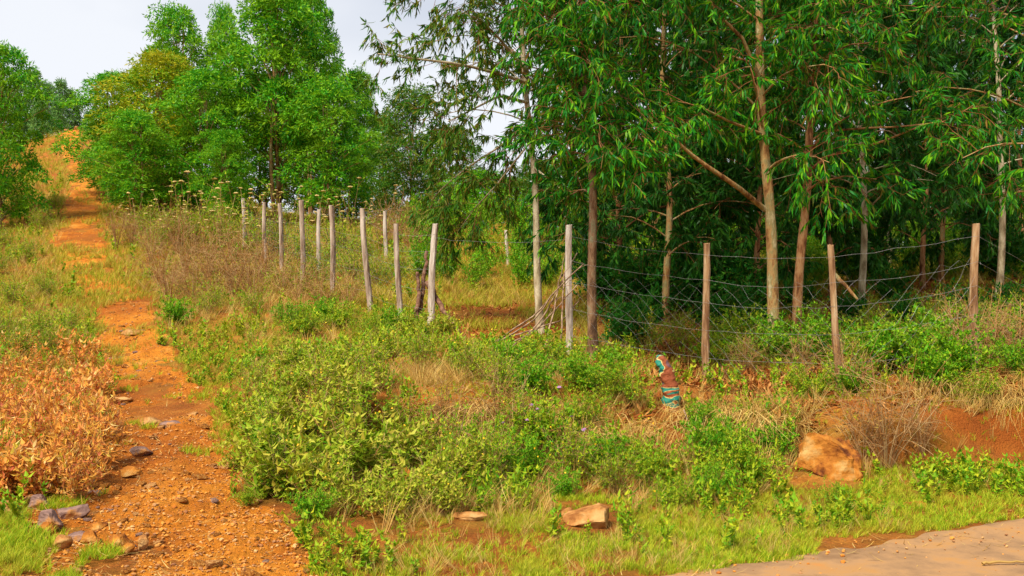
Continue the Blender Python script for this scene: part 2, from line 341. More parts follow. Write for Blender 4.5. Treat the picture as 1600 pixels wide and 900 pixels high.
def path_z(x, y, k=None):
    if k is None: k = path_w(x, y)
    b = vnoise(x, y, .35, 21) * .022 + vnoise(x, y, .16, 22) * .02 + np.abs(vnoise(x, y, .09, 23)) * .022 - np.abs(vnoise(x, y, .055, 26)) * .012 + vnoise(x, y, .9, 24) * .03 + vnoise(x, y * .3, .22, 27) * .022
    return H(x, y) + (b - .012) * sstep(.1, 1, k) * sstep(.05, .7, road_d(x, y)) + .006 - .05 * (1 - sstep(.05, .5, k))
def path_mesh():
    ys_ = 4.5 * np.exp(np.linspace(0, math.log(75.5 / 4.5), 1100)); ts = np.linspace(-1.35, 1.35, 150)
    T, Yv = np.meshgrid(ts, ys_); c = np.interp(Yv, _py, _px); w = np.interp(Yv, _py, _pw); X = c + T * w
    x, y = X.ravel(), Yv.ravel(); k = path_w(x, y)
    z = path_z(x, y, k)
    V = np.stack([x, y, z], -1); nx, ny = len(ts), len(ys_)
    i = (np.arange(ny - 1)[:, None] * nx + np.arange(nx - 1)[None]).ravel(); F = np.stack([i, i + 1, i + nx + 1, i + nx], -1)
    F = F[(k[F] > .02).any(1)]
    used = np.unique(F); re = np.zeros(len(V), int); re[used] = np.arange(len(used))
    mb = MB(); mb.add(V[used], re[F]); return mb.mesh('dirt_path', M['path'], True)
tag(obj('dirt_path', path_mesh()), kind='structure')

# ------------------------------------------------------------------ eucalyptus near the camera
def spray(mb, base, d, length, nleaf, ll, lw, spread=.5, droop=.35, m_leaf=0, m_twig=1, twr=.003):
    """a drooping twig with hanging leaves"""
    t = np.linspace(0, 1, 4)[:, None]
    P = base + d * length * t + np.array([0, 0, -droop * length]) * t ** 2
    tube(mb, P, [twr, twr * .8, twr * .6, twr * .4], 3, m_twig)
    q = rng.uniform(.15, 1, nleaf)[:, None]
    B = base + d * length * q + np.array([0, 0, -droop * length]) * q ** 2
    A = unit(d * .5 + randu(nleaf) * .55 + np.array([0, 0, -.8]))
    inst(mb, *LANCE, B, A, randu(nleaf), rng.uniform(.65, 1.2, nleaf) * ll, rng.uniform(.75, 1.2, nleaf) * lw, m_leaf)

def limb_leaves(mb, P, r0, n_sub, ll, lw, nleaf, sub_len=.7, s0=.3, tubes=None):
    P = np.asarray(P, float); n = len(P)
    for k in range(n_sub):
        s_ = s0 + (1 - s0) * (k + rng.uniform(0, 1)) / n_sub
        i = min(int(s_ * (n - 1)), n - 2); f = s_ * (n - 1) - i
        b = P[i] * (1 - f) + P[i + 1] * f; T = unit(P[i + 1] - P[i])
        d = unit(T * .7 + randu(1)[0] * .85 + np.array([0, 0, .1])); L = sub_len * rng.uniform(.6, 1.2) * (1.1 - .4 * s_)
        t = np.linspace(0, 1, 5)[:, None]
        Q = b + d * L * t + np.array([0, 0, -.22 * L]) * t ** 2 + rng.normal(0, .02, (5, 3)) * t
        tube(tubes if tubes is not None else mb, Q, np.linspace(max(.004, r0 * .25), .003, 5), 3, 0 if tubes is not None else 1)
        for j in range(5):
            s2 = .35 + .65 * (j + rng.uniform(0, 1)) / 5; ii = min(int(s2 * 4), 3); ff = s2 * 4 - ii
            bb = Q[ii] * (1 - ff) + Q[ii + 1] * ff
            spray(mb, bb, unit(d * .55 + randu(1)[0] * .8), rng.uniform(.18, .38), nleaf, ll, lw)

def euca(name, trunk_pts, r0, clo, chi, spread, nb, bark, leafm, extra=(), ll=.135, lw=.022, nleaf=18, nsub=6, bias=None, low=1.0, front=9):
    """trunk_pts: local points; clo..chi: heights of the crown; returns two meshes"""
    TP = np.array(trunk_pts, float); tz = TP[:, 2]
    zs = np.linspace(tz[0] - .25, tz[-1], 26)
    P = np.stack([np.interp(zs, tz, TP[:, 0]), np.interp(zs, tz, TP[:, 1]), zs], -1)
    ker = np.array([.25, .5, .25])
    for _ in range(2):
        for a in (0, 1): P[1:-1, a] = np.convolve(P[:, a], ker, 'valid')
    P[:, 0] += np.sin(zs * 2.1 + r0 * 50) * .018; P[:, 1] += np.cos(zs * 1.7) * .018
    hh = (zs - zs[0]) / (zs[-1] - zs[0])
    rad = r0 * (1 - .8 * hh) * (1 + .35 * np.exp(-(zs - tz[0]) * 5).clip(0, 2)) * (1 + .05 * np.sin(zs * 9))
    tr = MB(); tube(tr, P, rad, 12)
    cr = MB(); az = rng.uniform(0, 6)
    for i in range(nb):
        f = (i + rng.uniform(0, .9)) / nb; h = clo - .5 + (chi - clo + .3) * f
        az += 2.4 + rng.normal(0, .35)
        b = np.array([np.interp(h, zs, P[:, 0]), np.interp(h, zs, P[:, 1]), h])
        prof = (low * (1 - f) + .95 * f) if f < .6 else .95 - (f - .6) * 1.3
        L = spread * max(.35, prof) * rng.uniform(.75, 1.2)
        if front < 9 and math.sin(az) < -.2 and h < front: continue
        if bias is not None: L *= 1 + .45 * math.cos(az - bias)
        el = R(rng.uniform(20, 50)); d = np.array([math.cos(az) * math.cos(el), math.sin(az) * math.cos(el), math.sin(el)])
        t = np.linspace(0, 1, 7)[:, None]
        Q = b + d * L * t + np.array([0, 0, -.42 * L]) * t ** 2 + np.cumsum(rng.normal(0, .02, (7, 3)), 0) * t
        rb = max(.012, .3 * np.interp(h, zs, rad)); tube(tr, Q, np.linspace(rb, .005, 7), 5)
        limb_leaves(cr, Q, rb, nsub, ll, lw, nleaf, tubes=None)
    for pts, rr, ns_, s0 in extra:
        Q = np.array(pts, float); k = np.linspace(0, len(Q) - 1, 10)
        Q = np.stack([np.interp(k, np.arange(len(Q)), Q[:, a]) for a in range(3)], -1)
        tube(tr, Q, np.linspace(rr, rr * .3, 10), 6)
        if ns_: limb_leaves(cr, Q, rr * .5, ns_, ll, lw, nleaf, s0=s0)
    return [('trunk', tr.mesh(name + '_trunk', bark, True)), ('crown', cr.mesh(name + '_crown', [leafm, M['twig']]))]

def loc_pts(base, pts, Y):
    """points given as photo u, v (and depth) turned into metres from the tree's foot"""
    out = []
    for p in pts:
        YY = p[2] if len(p) > 2 else Y
        w = px(p[0], p[1], YY); out.append((w[0] - base.x, w[1] - base.y, w[2] - base.z))
    return out
EU = []
TG = None
# pale slim tree beside the opening
b = at(845, 15.5)
tp = [(0, 0, 0)] + loc_pts(b, [(838, 350), (828, 200), (820, 100), (812, 0)], 15.5) + [(-.5, 0, 6.5), (-.7, .2, 8.5)]
pa = euca('slim_tree', tp, .06, 3.1, 8.3, 1.6, 44, M['bark_pale'], M['leaf_olive'], bias=math.pi * .95, front=5.0, nsub=8, extra=[
    (loc_pts(b, [(824, 160), (780, 150, 15), (740, 170, 14.7), (700, 190, 14.5)], 15.5), .026, 12, .25),
    (loc_pts(b, [(822, 110), (780, 60, 15), (750, 30, 14.7), (722, 20, 14.5)], 15.5), .026, 12, .25),
    (loc_pts(b, [(824, 130), (790, 118, 15), (720, 100, 14.6), (650, 92, 14.4), (590, 84, 14.2)], 15.5), .03, 9, .45),
    (loc_pts(b, [(828, 190), (780, 230, 15.8), (730, 262, 16.2), (695, 290, 16.5), (672, 315, 16.8)], 15.5), .018, 20, .15),
    (loc_pts(b, [(830, 220), (775, 290, 15.8), (742, 325, 16.2), (715, 362, 16.5)], 15.5), .015, 18, .15),
    (loc_pts(b, [(832, 260), (870, 290, 15), (900, 310, 14.8)], 15.5), .02, 4, .5)])
thing('eucalyptus_tree', 'slim pale-trunked tree beside the fence opening, its olive branches hanging to the left', 'tree', b, pa)
# bright leafed tree right of the opening
b = at(928, 12.5)
tp = [(0, 0, 0)] + loc_pts(b, [(926, 400), (925, 280), (915, 150), (910, 0)], 12.5) + [(-.1, .1, 6.3), (-.1, .1, 8)]
pa = euca('bright_tree', tp, .062, 2.4, 7.6, 1.35, 36, M['bark_dull'], M['leaf_near'], bias=0, nsub=8, extra=[
    (loc_pts(b, [(918, 200), (900, 120, 12), (870, 60, 11.7), (850, 20, 11.5)], 12.5), .025, 7, .3),
    (loc_pts(b, [(922, 240), (960, 190, 12), (990, 200, 11.6), (1010, 230, 11.4)], 12.5), .02, 6, .3),
    (loc_pts(b, [(922, 230), (925, 190, 12), (938, 195, 11.3)], 12.5), .016, 7, .3), (loc_pts(b, [(917, 130), (915, 90, 11.9), (925, 100, 11.2)], 12.5), .016, 7, .3), (loc_pts(b, [(912, 40), (905, 0, 11.9), (900, 10, 11.2)], 12.5), .016, 7, .3)])
thing('eucalyptus_tree', 'tree with thin brown trunk and bright drooping leaves just behind the white gate post', 'tree', b, pa)
# large mottled trunk
b = at(1215, 12.9)
tp = [(0, 0, 0)] + loc_pts(b, [(1205, 400), (1195, 250), (1190, 100), (1184, 0)], 12.9) + [(-.3, .1, 6.5), (-.3, .1, 9)]
pa = euca('mottled_tree', tp, .08, 2.9, 8.4, 1.6, 32, M['bark_brown'], M['leaf_near'], bias=math.pi, nsub=7, extra=[
    (loc_pts(b, [(1196, 328), (1150, 290, 12.5), (1090, 250, 12.2), (1050, 215, 12), (1020, 180, 11.8)], 12.9), .036, 8, .5),
    (loc_pts(b, [(1190, 130), (1160, 60, 12.7), (1120, 20, 12.5), (1090, -30, 12.3)], 12.9), .03, 6, .3),
    (loc_pts(b, [(1192, 210), (1140, 190, 12.4), (1100, 170, 12.1), (1070, 160, 11.9)], 12.9), .02, 6, .3)])
thing('eucalyptus_tree', 'tallest tree with thick mottled trunk and one bare limb slanting up to the left', 'tree', b, pa)
# reddish trunk with arching limbs to the right
b = at(1246, 13.3)
tp = [(0, 0, 0)] + loc_pts(b, [(1250, 400), (1262, 250), (1268, 160), (1275, 0)], 13.3) + [(.5, .1, 6.8), (.5, .1, 8.6)]
pa = euca('arching_tree', tp, .068, 3.0, 8.2, 1.55, 30, M['bark_red'], M['leaf_near'], bias=0, nsub=7, extra=[
    (loc_pts(b, [(1262, 268), (1300, 240, 13.1), (1370, 225, 12.8), (1430, 200, 12.5), (1490, 180, 12.3)], 13.3), .022, 6, .65),
    (loc_pts(b, [(1266, 235), (1290, 205, 13.1), (1350, 200, 12.8), (1410, 198, 12.5), (1480, 190, 12.2), (1520, 165, 12)], 13.3), .018, 6, .7),
    (loc_pts(b, [(1258, 300), (1280, 285, 13), (1320, 275, 12.6), (1370, 280, 12.3)], 13.3), .016, 8, .2),
    (loc_pts(b, [(1268, 150), (1272, 105, 12.7), (1290, 120, 12)], 13.3), .016, 7, .3), (loc_pts(b, [(1272, 80), (1270, 35, 12.7), (1260, 45, 12)], 13.3), .016, 7, .3)])
thing('eucalyptus_tree', 'tree with reddish trunk whose thin limbs arch out to the right', 'tree', b, pa)
# tree on the right edge
b = at(1690, 12.8)
pa = euca('edge_tree', [(0, 0, 0), (-.05, 0, 3), (0, .1, 8)], .08, 1.9, 7.6, 1.75, 36, M['bark_brown'], M['leaf_near'], bias=math.pi, nsub=7, low=1.1)
thing('eucalyptus_tree', 'tree with light drooping leaves reaching in from the right edge of the picture', 'tree', b, pa)
# shared forms for the trees further in
V1 = euca('inner_tree_a', [(0, 0, 0), (.05, 0, 2), (-.05, .05, 4.5), (0, 0, 8)], .065, 1.5, 7.6, 1.7, 32, M['bark_brown'], M['leaf_shade_toned'], nsub=6, ll=.17, lw=.034)
V2 = euca('inner_tree_b', [(0, 0, 0), (-.08, 0, 2), (.06, .05, 4.5), (.1, 0, 8.4)], .06, 2.1, 8.0, 1.6, 32, M['bark_pale'], M['leaf_shade_toned'], nsub=6, ll=.17, lw=.034)
V3 = euca('inner_tree_c', [(0, 0, 0), (.1, 0, 2), (.1, .05, 4.5), (0, 0, 7.6)], .06, 1.2, 7.2, 1.8, 36, M['bark_red'], M['leaf_shade_toned'], nsub=6, ll=.17, lw=.034)
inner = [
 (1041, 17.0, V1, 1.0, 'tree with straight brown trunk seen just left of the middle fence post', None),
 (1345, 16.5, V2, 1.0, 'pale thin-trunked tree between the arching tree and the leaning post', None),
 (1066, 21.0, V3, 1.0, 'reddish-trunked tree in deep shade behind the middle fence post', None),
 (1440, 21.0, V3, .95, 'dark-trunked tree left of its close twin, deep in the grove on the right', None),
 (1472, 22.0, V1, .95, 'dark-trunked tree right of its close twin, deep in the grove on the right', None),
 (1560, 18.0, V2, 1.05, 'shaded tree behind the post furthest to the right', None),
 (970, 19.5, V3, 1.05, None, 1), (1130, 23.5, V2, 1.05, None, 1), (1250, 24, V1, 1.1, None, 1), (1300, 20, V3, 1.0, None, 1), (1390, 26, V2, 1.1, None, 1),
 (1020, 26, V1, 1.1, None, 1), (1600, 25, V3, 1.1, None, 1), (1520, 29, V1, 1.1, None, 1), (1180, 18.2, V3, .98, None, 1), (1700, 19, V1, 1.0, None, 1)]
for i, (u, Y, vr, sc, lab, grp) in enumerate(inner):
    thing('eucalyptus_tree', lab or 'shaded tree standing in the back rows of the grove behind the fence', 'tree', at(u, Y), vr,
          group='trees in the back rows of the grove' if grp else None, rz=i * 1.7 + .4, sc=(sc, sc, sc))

# ------------------------------------------------------------------ rounded trees on the hillside
def clump_tree(name, hgt, rad, ncl, nlf, leafm, bark, lo=.1, ll=.2, lw=.062, nstem=2, conic=0.0, trunk_r=.09):
    tr = MB(); tops = []
    for k in range(nstem):
        a = rng.uniform(0, 6.28); q = .25 * k
        zs = np.linspace(-.3, hgt * .9, 12)
        P = np.stack([q * math.cos(a) + np.sin(zs * 1.1 + k) * .06 + zs * .03 * math.cos(a), q * math.sin(a) + np.cos(zs) * .05, zs], -1)
        tube(tr, P, np.linspace(trunk_r, .02, 12), 8); tops.append(P)
    mb = MB()
    C = []
    for k in range(ncl):
        f = ((k + rng.uniform()) / ncl); z = hgt * (lo + (1 - lo) * f)
        w = (math.sin(math.pi * min(1, f * .86 + .12)) ** .5) * (1 - conic * f)
        a = k * 2.4 + rng.normal(0, .3); rr = rad * w * math.sqrt(rng.uniform(.25, 1)) * (1 + .3 * math.sin(a * 2 + z * 1.3 + ncl) + .2 * math.sin(z * 2.6 + a)) + rng.normal(0, .12)
        C.append((rr * math.cos(a), rr * math.sin(a), z))
        if k % 3 == 0:
            P = tops[k % nstem]; j = int(np.clip((z * .85 / hgt) * 11, 1, 10))
            t = np.linspace(0, 1, 5)[:, None]; Q = P[j] * (1 - t) + np.array(C[-1]) * t + np.array([0, 0, .2]) * np.sin(t * 3.14)
            tube(tr, Q, np.linspace(.03, .008, 5), 4)
    for c in C:
        cr_ = rng.uniform(.28, .8) * (rad / 2) ** .5; n = int(nlf * rng.uniform(.7, 1.3))
        D = randu(n); D[:, 2] = np.where(D[:, 2] < -.1, -D[:, 2], D[:, 2])
        q = rng.uniform(.35, 1, n)[:, None] ** .5
        B = np.array(c) + D * q * cr_ * np.array([1.1, 1.1, .85])
        A = unit(D * .6 + randu(n) * .5 + np.array([0, 0, -.45]))
        inst(mb, *LANCE, B, A, randu(n), rng.uniform(.7, 1.25, n) * ll, rng.uniform(.7, 1.2, n) * lw)
        # loose tips that break the outline
        m_ = 8; D = randu(m_); D[:, 2] = np.abs(D[:, 2]); B = np.array(c) + D * cr_ * rng.uniform(.95, 1.15, m_)[:, None]
        inst(mb, *LANCE, B, unit(D + randu(m_) * .4), randu(m_), ll * .9, lw * .8)
    return [('trunk', tr.mesh(name + '_trunk', bark, True)), ('crown', mb.mesh(name + '_crown', leafm))]
HV = [clump_tree('hill_tree_a', 8, 2, 125, 150, M['leaf_far'], M['bark_brown'], lo=.08),
      clump_tree('hill_tree_b', 8, 2, 125, 150, M['leaf_far'], M['bark_brown'], lo=.14, nstem=3),
      clump_tree('hill_tree_c', 8, 2, 125, 150, M['leaf_far_yellow'], M['bark_brown'], lo=.06)]
HD = clump_tree('dark_hill_tree', 8, 2, 125, 150, M['leaf_olive'], M['bark_brown'], lo=.05, nstem=1)
HT = clump_tree('tall_hill_tree', 9, 2, 150, 160, M['leaf_far'], M['bark_brown'], lo=.31, nstem=3, conic=.12)
HR = clump_tree('ridge_tree', 8, 2, 70, 50, M['leaf_ridge'], M['bark_brown'], lo=.05, nstem=1, conic=.65, ll=.4, lw=.12)
hill = [ # u, vtop, Y, half width px, form, base height, label
 (-2, 72, 32, 68, HV[0], 8, 'bushy green tree at the left edge beside the dirt path'),
 (-75, 40, 34, 80, HV[1], 8, 'green tree mostly cut off by the left edge of the picture'),
 (178, 118, 39, 58, HV[0], 8, 'lowest green tree on the right side of the far path'),
 (248, 82, 36, 72, HV[2], 8, 'rounded tree with yellow and orange tinged leaves'),
 (276, 14, 44, 54, HV[1], 8, 'rounded green tree rising behind the yellow tinged one'),
 (322, 112, 34.5, 62, HV[0], 8, 'green tree right of the yellow tinged one, in front of the tallest'),
 (432, -25, 36, 76, HT, 9, 'tallest dense green tree on the hillside, on bare twin trunks'),
 (350, 12, 45, 30, HV[1], 8, 'green tree filling the gap left of the tallest hillside tree'),
 (515, 128, 35, 56, HV[1], 8, 'bright green tree at the right foot of the tallest hillside tree'),
 (485, -30, 43, 38, HT, 9, 'narrow green tree behind the right shoulder of the tallest one'),
 (558, 112, 45, 34, HT, 9, 'slim green tree with a thin dark trunk right of the hillside cluster'),
 (598, 185, 49, 34, HV[0], 8, 'small pointed green tree in the gap below the white sky'),
 (640, 140, 42, 58, HD, 8, 'dark olive tree under the long bare branch'),
 (705, 200, 47, 60, HD, 8, 'dark olive tree furthest back behind the hanging branches'),
 (415, 120, 47, 62, HV[0], 8, 'green tree seen between the bare twin trunks'),
 (475, 170, 46, 55, HD, 8, 'dark tree behind the right foot of the tallest one'),
 (210, 175, 33, 52, HV[1], 8, 'low leafy tree in front of the yellow tinged one, nearest the dirt path'),
 (352, 205, 33, 34, HV[0], 8, 'low bright tree left of the bare twin trunks'),
 (172, 165, 46, 30, HV[1], 8, 'small tree leaning over the right edge of the far path'),
 (545, 215, 37, 38, HV[0], 8, 'low green tree in front of the slim one with the dark trunk')]
for i, (u, vt, Y, hw, vr, h0, lab) in enumerate(hill):
    p = at(u, Y); h = zz(Y, vt) - p.z; w = hw / 1600 * Y / (1.9 if 140 < u < 620 else 2.25)
    thing('hillside_tree', lab, 'tree', p, vr, rz=i * 2.1, sc=(w, w, h / h0 / 1.03))
for i, (u, vt, Y, hw) in enumerate([(28, 120, 76, 20), (52, 112, 78, 20), (74, 132, 80, 17), (95, 128, 79, 16), (110, 142, 80, 13), (122, 158, 81, 10), (8, 140, 74, 20), (63, 150, 72, 16), (90, 160, 77, 14), (138, 175, 80, 9)]):
    p = at(u, Y); h = zz(Y, vt) - p.z; w = hw / 1600 * Y / 1.9
    thing('ridge_tree', 'small hazy tree in the row on the ridge left of the path', 'tree', p, HR, group='small trees along the far ridge', rz=i * 1.3, sc=(w * 1.2, w * 1.2, h / 8))

for i, u in enumerate(range(745, 1700, 52)):
    Y = 39 + 5 * math.sin(i * 2.1); p = at(u, Y)
    thing('field_tree', 'dark bushy tree at the far edge of the field, glimpsed between the trunks', 'tree', p, HD if i % 3 else HV[1], group='bushy trees at the far edge of the field', rz=i * 1.9, sc=(.85, .85, .42 + .1 * math.sin(i * 3.3)) if u > 860 else (.6, .6, .27))

# ------------------------------------------------------------------ shrubs
def shrub(name, nst, hgt, spread, lpt, ll, lw, leafm, stemm, tmpl=OVATE, twigs=4, tl=.35, hang=.1, r=.005, extra=None, curve=.3, leaf_lo=.25):
    st = MB(); lf = MB(); heads = []
    for k in range(nst):
        a = rng.uniform(0, 6.283); lean = rng.uniform(.1, 1) * spread; h = hgt * rng.uniform(.5, 1.12) * (1 - .25 * (lean / max(spread, .01)) ** 2)
        t = np.linspace(0, 1, 6)[:, None]; dr = np.array([math.cos(a), math.sin(a), 0])
        P = dr * (rng.uniform(0, .06) * spread + lean * t ** (1 + curve)) + np.array([0, 0, 1]) * (h * t - .04) + np.cumsum(rng.normal(0, .012 * hgt, (6, 3)), 0) * t
        tube(st, P, np.linspace(r, r * .4, 6), 4)
        segs = [P]
        for j in range(twigs):
            s_ = .3 + .65 * (j + rng.uniform()) / twigs; i = min(int(s_ * 5), 4); f = s_ * 5 - i; b0 = P[i] * (1 - f) + P[i + 1] * f
            d = unit(dr * .3 + randu(1)[0] * .8 + np.array([0, 0, .5])); L = tl * hgt * rng.uniform(.5, 1.1)
            tt = np.linspace(0, 1, 4)[:, None]; Q = b0 + d * L * tt + np.array([0, 0, -.15 * L]) * tt ** 2
            tube(st, Q, np.linspace(r * .5, r * .25, 4), 3); segs.append(Q)
        if lpt:
            for q_, Q in enumerate(segs):
                n = lpt; s_ = rng.uniform(leaf_lo if q_ == 0 else .1, 1, n) * (len(Q) - 1.001); i = s_.astype(int); f = (s_ - i)[:, None]
                B = Q[i] * (1 - f) + Q[i + 1] * f; A = unit(randu(n) * .9 + unit(Q[-1] - Q[0]) * .35 + np.array([0, 0, .15 - hang]))
                inst(lf, *tmpl, B, A, unit(np.cross(A, np.array([0, 0, 1.])) + randu(n) * .45), rng.uniform(.6, 1.15, n) * ll, rng.uniform(.7, 1.1, n) * lw)
        if extra and rng.uniform() < extra[1]: heads.append(P[-1])
    parts = [('stems', st.mesh(name + '_stems', stemm))]
    if lpt: parts.append(('foliage', lf.mesh(name + '_foliage', leafm)))
    for P in heads:
        hb = MB(); hr = extra[2] * rng.uniform(.7, 1.2); a = np.arange(14) * math.pi / 7
        rings = [np.stack([P[0] + np.cos(a) * hr * q, P[1] + np.sin(a) * hr * q, np.full(14, P[2]) + extra[3] * hr * (1 - q * q)], -1) + rng.normal(0, hr * .09, (14, 3)) for q in (.25, .6, 1.0)]
        rings.insert(0, rings[-1] * [1, 1, 1] * 1.0 + (P - rings[-1]) * .7 - [0, 0, extra[3] * hr * .5])
        rings = [rings[0], rings[3], rings[2], rings[1]]
        V = np.vstack(rings + [[P[0], P[1], P[2] + extra[3] * hr]]); i = np.arange(3)[:, None] * 14; j = np.arange(14)[None]; k2 = (j + 1) % 14
        hb.add(V, np.stack([i + j, i + k2, i + 14 + k2, i + 14 + j], -1).reshape(-1, 4)); hb.F.append((np.array([[42 + q, 42 + (q + 1) % 14, 56] for q in range(14)]), 0))
        parts.append((extra[4], hb.mesh(name + '_' + extra[4], extra[0])))
    return parts
SH = {}
SH['leafy'] = [shrub('leafy_%s' % c, 22, .58, .42, 11, .075, .034, M['shrub_light'], M['stem_dry'], hang=.3, r=.004, leaf_lo=.4, extra=(M['yellow'], .12, .013, 1.0, 'fruit')) for c in 'abcde']
SH['fine'] = [shrub('fine_%s' % c, n_, .5, .45, lp, l1, l2, M[mm], M['stem_green'], twigs=5, r=.003) for c, n_, lp, l1, l2, mm in (('a', 34, 20, .035, .017, 'shrub_bright'), ('b', 28, 16, .045, .018, 'weed'), ('c', 30, 20, .035, .02, 'shrub_bright'), ('d', 24, 14, .05, .026, 'shrub_bright'), ('e', 30, 18, .032, .014, 'weed'))]
SH['deep'] = [shrub('deep_%s' % c, 26, .7, .45, 16, .07, .03, M['shrub_deep'], M['stem_green'], twigs=5, r=.004) for c in 'ab']
SH['peach'] = [shrub('peach_%s' % c, 15, .48, .34, 8, .075, .022, M['peach'], M['twig'], twigs=3, hang=.1, r=.004) for c in 'abc']
SH['dry'] = [shrub('dry_%s' % c, 20, .95, .55, 4, .035, .012, M['brown_leaf'], M['stem_dry'], twigs=7, tl=.42, r=.005, tmpl=LANCE) for c in 'abc']
SH['mixed'] = [shrub('mixed_%s' % c, 24, .75, .45, 7, .05, .02, M['weed'], M['stem_dry'], twigs=6, tl=.35, r=.004) for c in 'ab']
SH['umbel'] = [shrub('umbel_%s' % c, 8, 1.25, .55, 7, .07, .02, M['weed'], M['stem_dry'], twigs=3, tl=.3, r=.006, extra=(M['umbel'], .95, .042, .35, 'flower_head'), tmpl=LANCE) for c in 'abc']
SH['tallweed'] = [shrub('tallweed_%s' % c, 16, 1.0, .5, 16, .08, .025, M['shrub_bright'], M['stem_green'], twigs=5, r=.004, tmpl=LANCE) for c in 'ab']
SH['flowering'] = [shrub('flowering_%s' % c, 18, .55, .35, 12, .06, .03, M['weed'], M['stem_green'], twigs=4, r=.004, extra=(M['purple'], .4, .02, .7, 'flower')) for c in 'a']
def drape(name, n, wd, L, z0):
    """tangled straw that spills over the lip of the bank towards the road"""
    mb = MB(); x = rng.normal(0, wd * .42, n) + .12 * np.sin(rng.uniform(0, 6, n)); top = .5 + .5 * vnoise(x, x * 0, .17, n % 7)
    B = np.stack([x, rng.uniform(-.12, .28, n), z0 * (.25 + .75 * top) * rng.uniform(.2, 1.05, n)], -1)
    D = unit(np.stack([rng.normal(0, .45, n), rng.normal(-.55, .35, n), rng.uniform(-.1, .75, n)], -1))
    LL = rng.uniform(.35, 1.25, n) * L * (.6 + .6 * top); w = .003; g_ = rng.uniform(.3, 1.7, n); kx = rng.normal(0, .25, n)
    sd_ = unit(np.cross(D, [0, 0, 1.]) + randu(n) * .4)
    pts = [B + D * (LL * t)[:, None] + np.array([0, 0, -1.])[None] * (LL * t * t * g_)[:, None] + np.array([1., 0, 0])[None] * (LL * t * t * kx)[:, None] for t in (0, .25, .5, .75, 1)]
    V = np.concatenate([np.stack([p + sd_ * w * (1 - .18 * i), p - sd_ * w * (1 - .18 * i)], 1) for i, p in enumerate(pts)], 1)
    F = np.concatenate([np.array([[2 * i, 2 * i + 1, 2 * i + 3, 2 * i + 2]]) for i in range(4)])
    mb.add(V.reshape(-1, 3), (F[None] + (np.arange(n) * 10)[:, None, None]).reshape(-1, 4))
    return [('blades', mb.mesh(name, M['straw']))]
SH['drape'] = [drape('straw_a', 850, .5, .42, .22), drape('straw_b', 650, .42, .36, .2), drape('straw_c', 700, .6, .34, .16)]

NAMES = dict(leafy='leafy_shrub', fine='fine_leaved_shrub', deep='dark_shrub', peach='withered_plant', dry='dry_bush', mixed='weedy_bush', umbel='umbel_weed', tallweed='tall_weed', flowering='flowering_weed', drape='dry_grass_clump')
FIX = dict(drape=1)
CATS = dict(leafy='shrub', fine='shrub', deep='shrub', peach='plant', dry='bush', mixed='bush', umbel='plant', tallweed='plant', flowering='plant', drape='grass clump')
cnt = 0
def put(kind, u, Y, sc, label=None, group=None, szz=1.0, dz=0):
    global cnt; cnt += 1
    v = SH[kind][cnt % len(SH[kind])]; p = at(u, Y); p.z += dz
    return thing(NAMES[kind], label, CATS[kind], p, v, group=group, rz=(.35 * math.sin(cnt * 2.3) if kind == 'drape' else cnt * 1.91), sc=(sc, sc, sc * szz))
G1 = 'pale green leafy shrubs on the slope right of the path'
def many(kind, label, group, spots):
    for s_ in spots: put(kind, s_[0], s_[1], s_[2], label, group, *(s_[3:]))
# named single shrubs
put('leafy', 560, 7.75, 1.15, 'largest pale leafy shrub at the foot of the slope right of the path')
put('leafy', 440, 7.4, 1.0, 'pale leafy shrub nearest the dirt path at the bottom')
put('leafy', 640, 7.3, .8, 'pale leafy shrub above the tan stones at the verge')
put('fine', 862, 11.0, 1.45, 'big rounded bright bush in front of the white gate post', None, .72)
put('fine', 925, 10.2, 1.1, 'bright bush at the lower right side of the biggest rounded one', None, .8)
put('fine', 385, 7.1, .28, 'tiny round-leaved seedling at the right edge of the dirt path')
put('fine', 490, 6.75, .5, 'small dense green plant below the largest pale shrub')
put('fine', 280, 16.5, .95, 'small bright green bush beside the path halfway up')
put('fine', 1300, 7.7, .42, 'bright green plant in the grass below the orange boulder')
put('fine', 1115, 8.7, .85, 'bright bush below the camouflage cloth, above the verge')
put('fine', 1165, 8.3, .9, 'low bright bush where the verge meets the straw on the bank')
put('fine', 1480, 10.4, 1.35, 'light green bush overhanging the earth bank on the right')
put('fine', 1380, 10.9, 1.2, 'green bush left of the one overhanging the earth bank')
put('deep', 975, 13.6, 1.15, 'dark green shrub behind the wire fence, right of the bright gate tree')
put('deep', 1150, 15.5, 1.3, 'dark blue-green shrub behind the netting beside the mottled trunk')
put('fine', 470, 14.2, .9, 'low bright green patch of shrub left of the leaning fence posts')
put('dry', 1385, 8.75, 1.0, 'upright thin-stemmed brown bush right of the orange boulder')
put('dry', 182, 26.5, 1.25, 'grey leafless bush beside the bare red part of the path')
put('flowering', 850, 8.6, 1.0, 'weed with small purple flowers on the bank left of the straw')
put('drape', 965, 8.95, 1.1, 'heap of straw drooping over the bank above the flat tan rock')
put('drape', 1140, 9.4, 1.15, 'heap of straw drooping down the bank right of the camouflage cloth')
put('drape', 1200, 9.2, .9, 'smaller straw heap beside the orange boulder')
put('drape', 1560, 9.85, 1.15, 'straw clump hanging over the earth bank at the right edge')
put('drape', 730, 9.3, 1.15, 'grey straw clump over the hollow in the bank')
put('drape', 850, 9.2, 1.0, 'straw clump under the biggest rounded bush')
put('drape', 1600, 9.6, .8, 'last straw clump cut by the right edge of the picture')
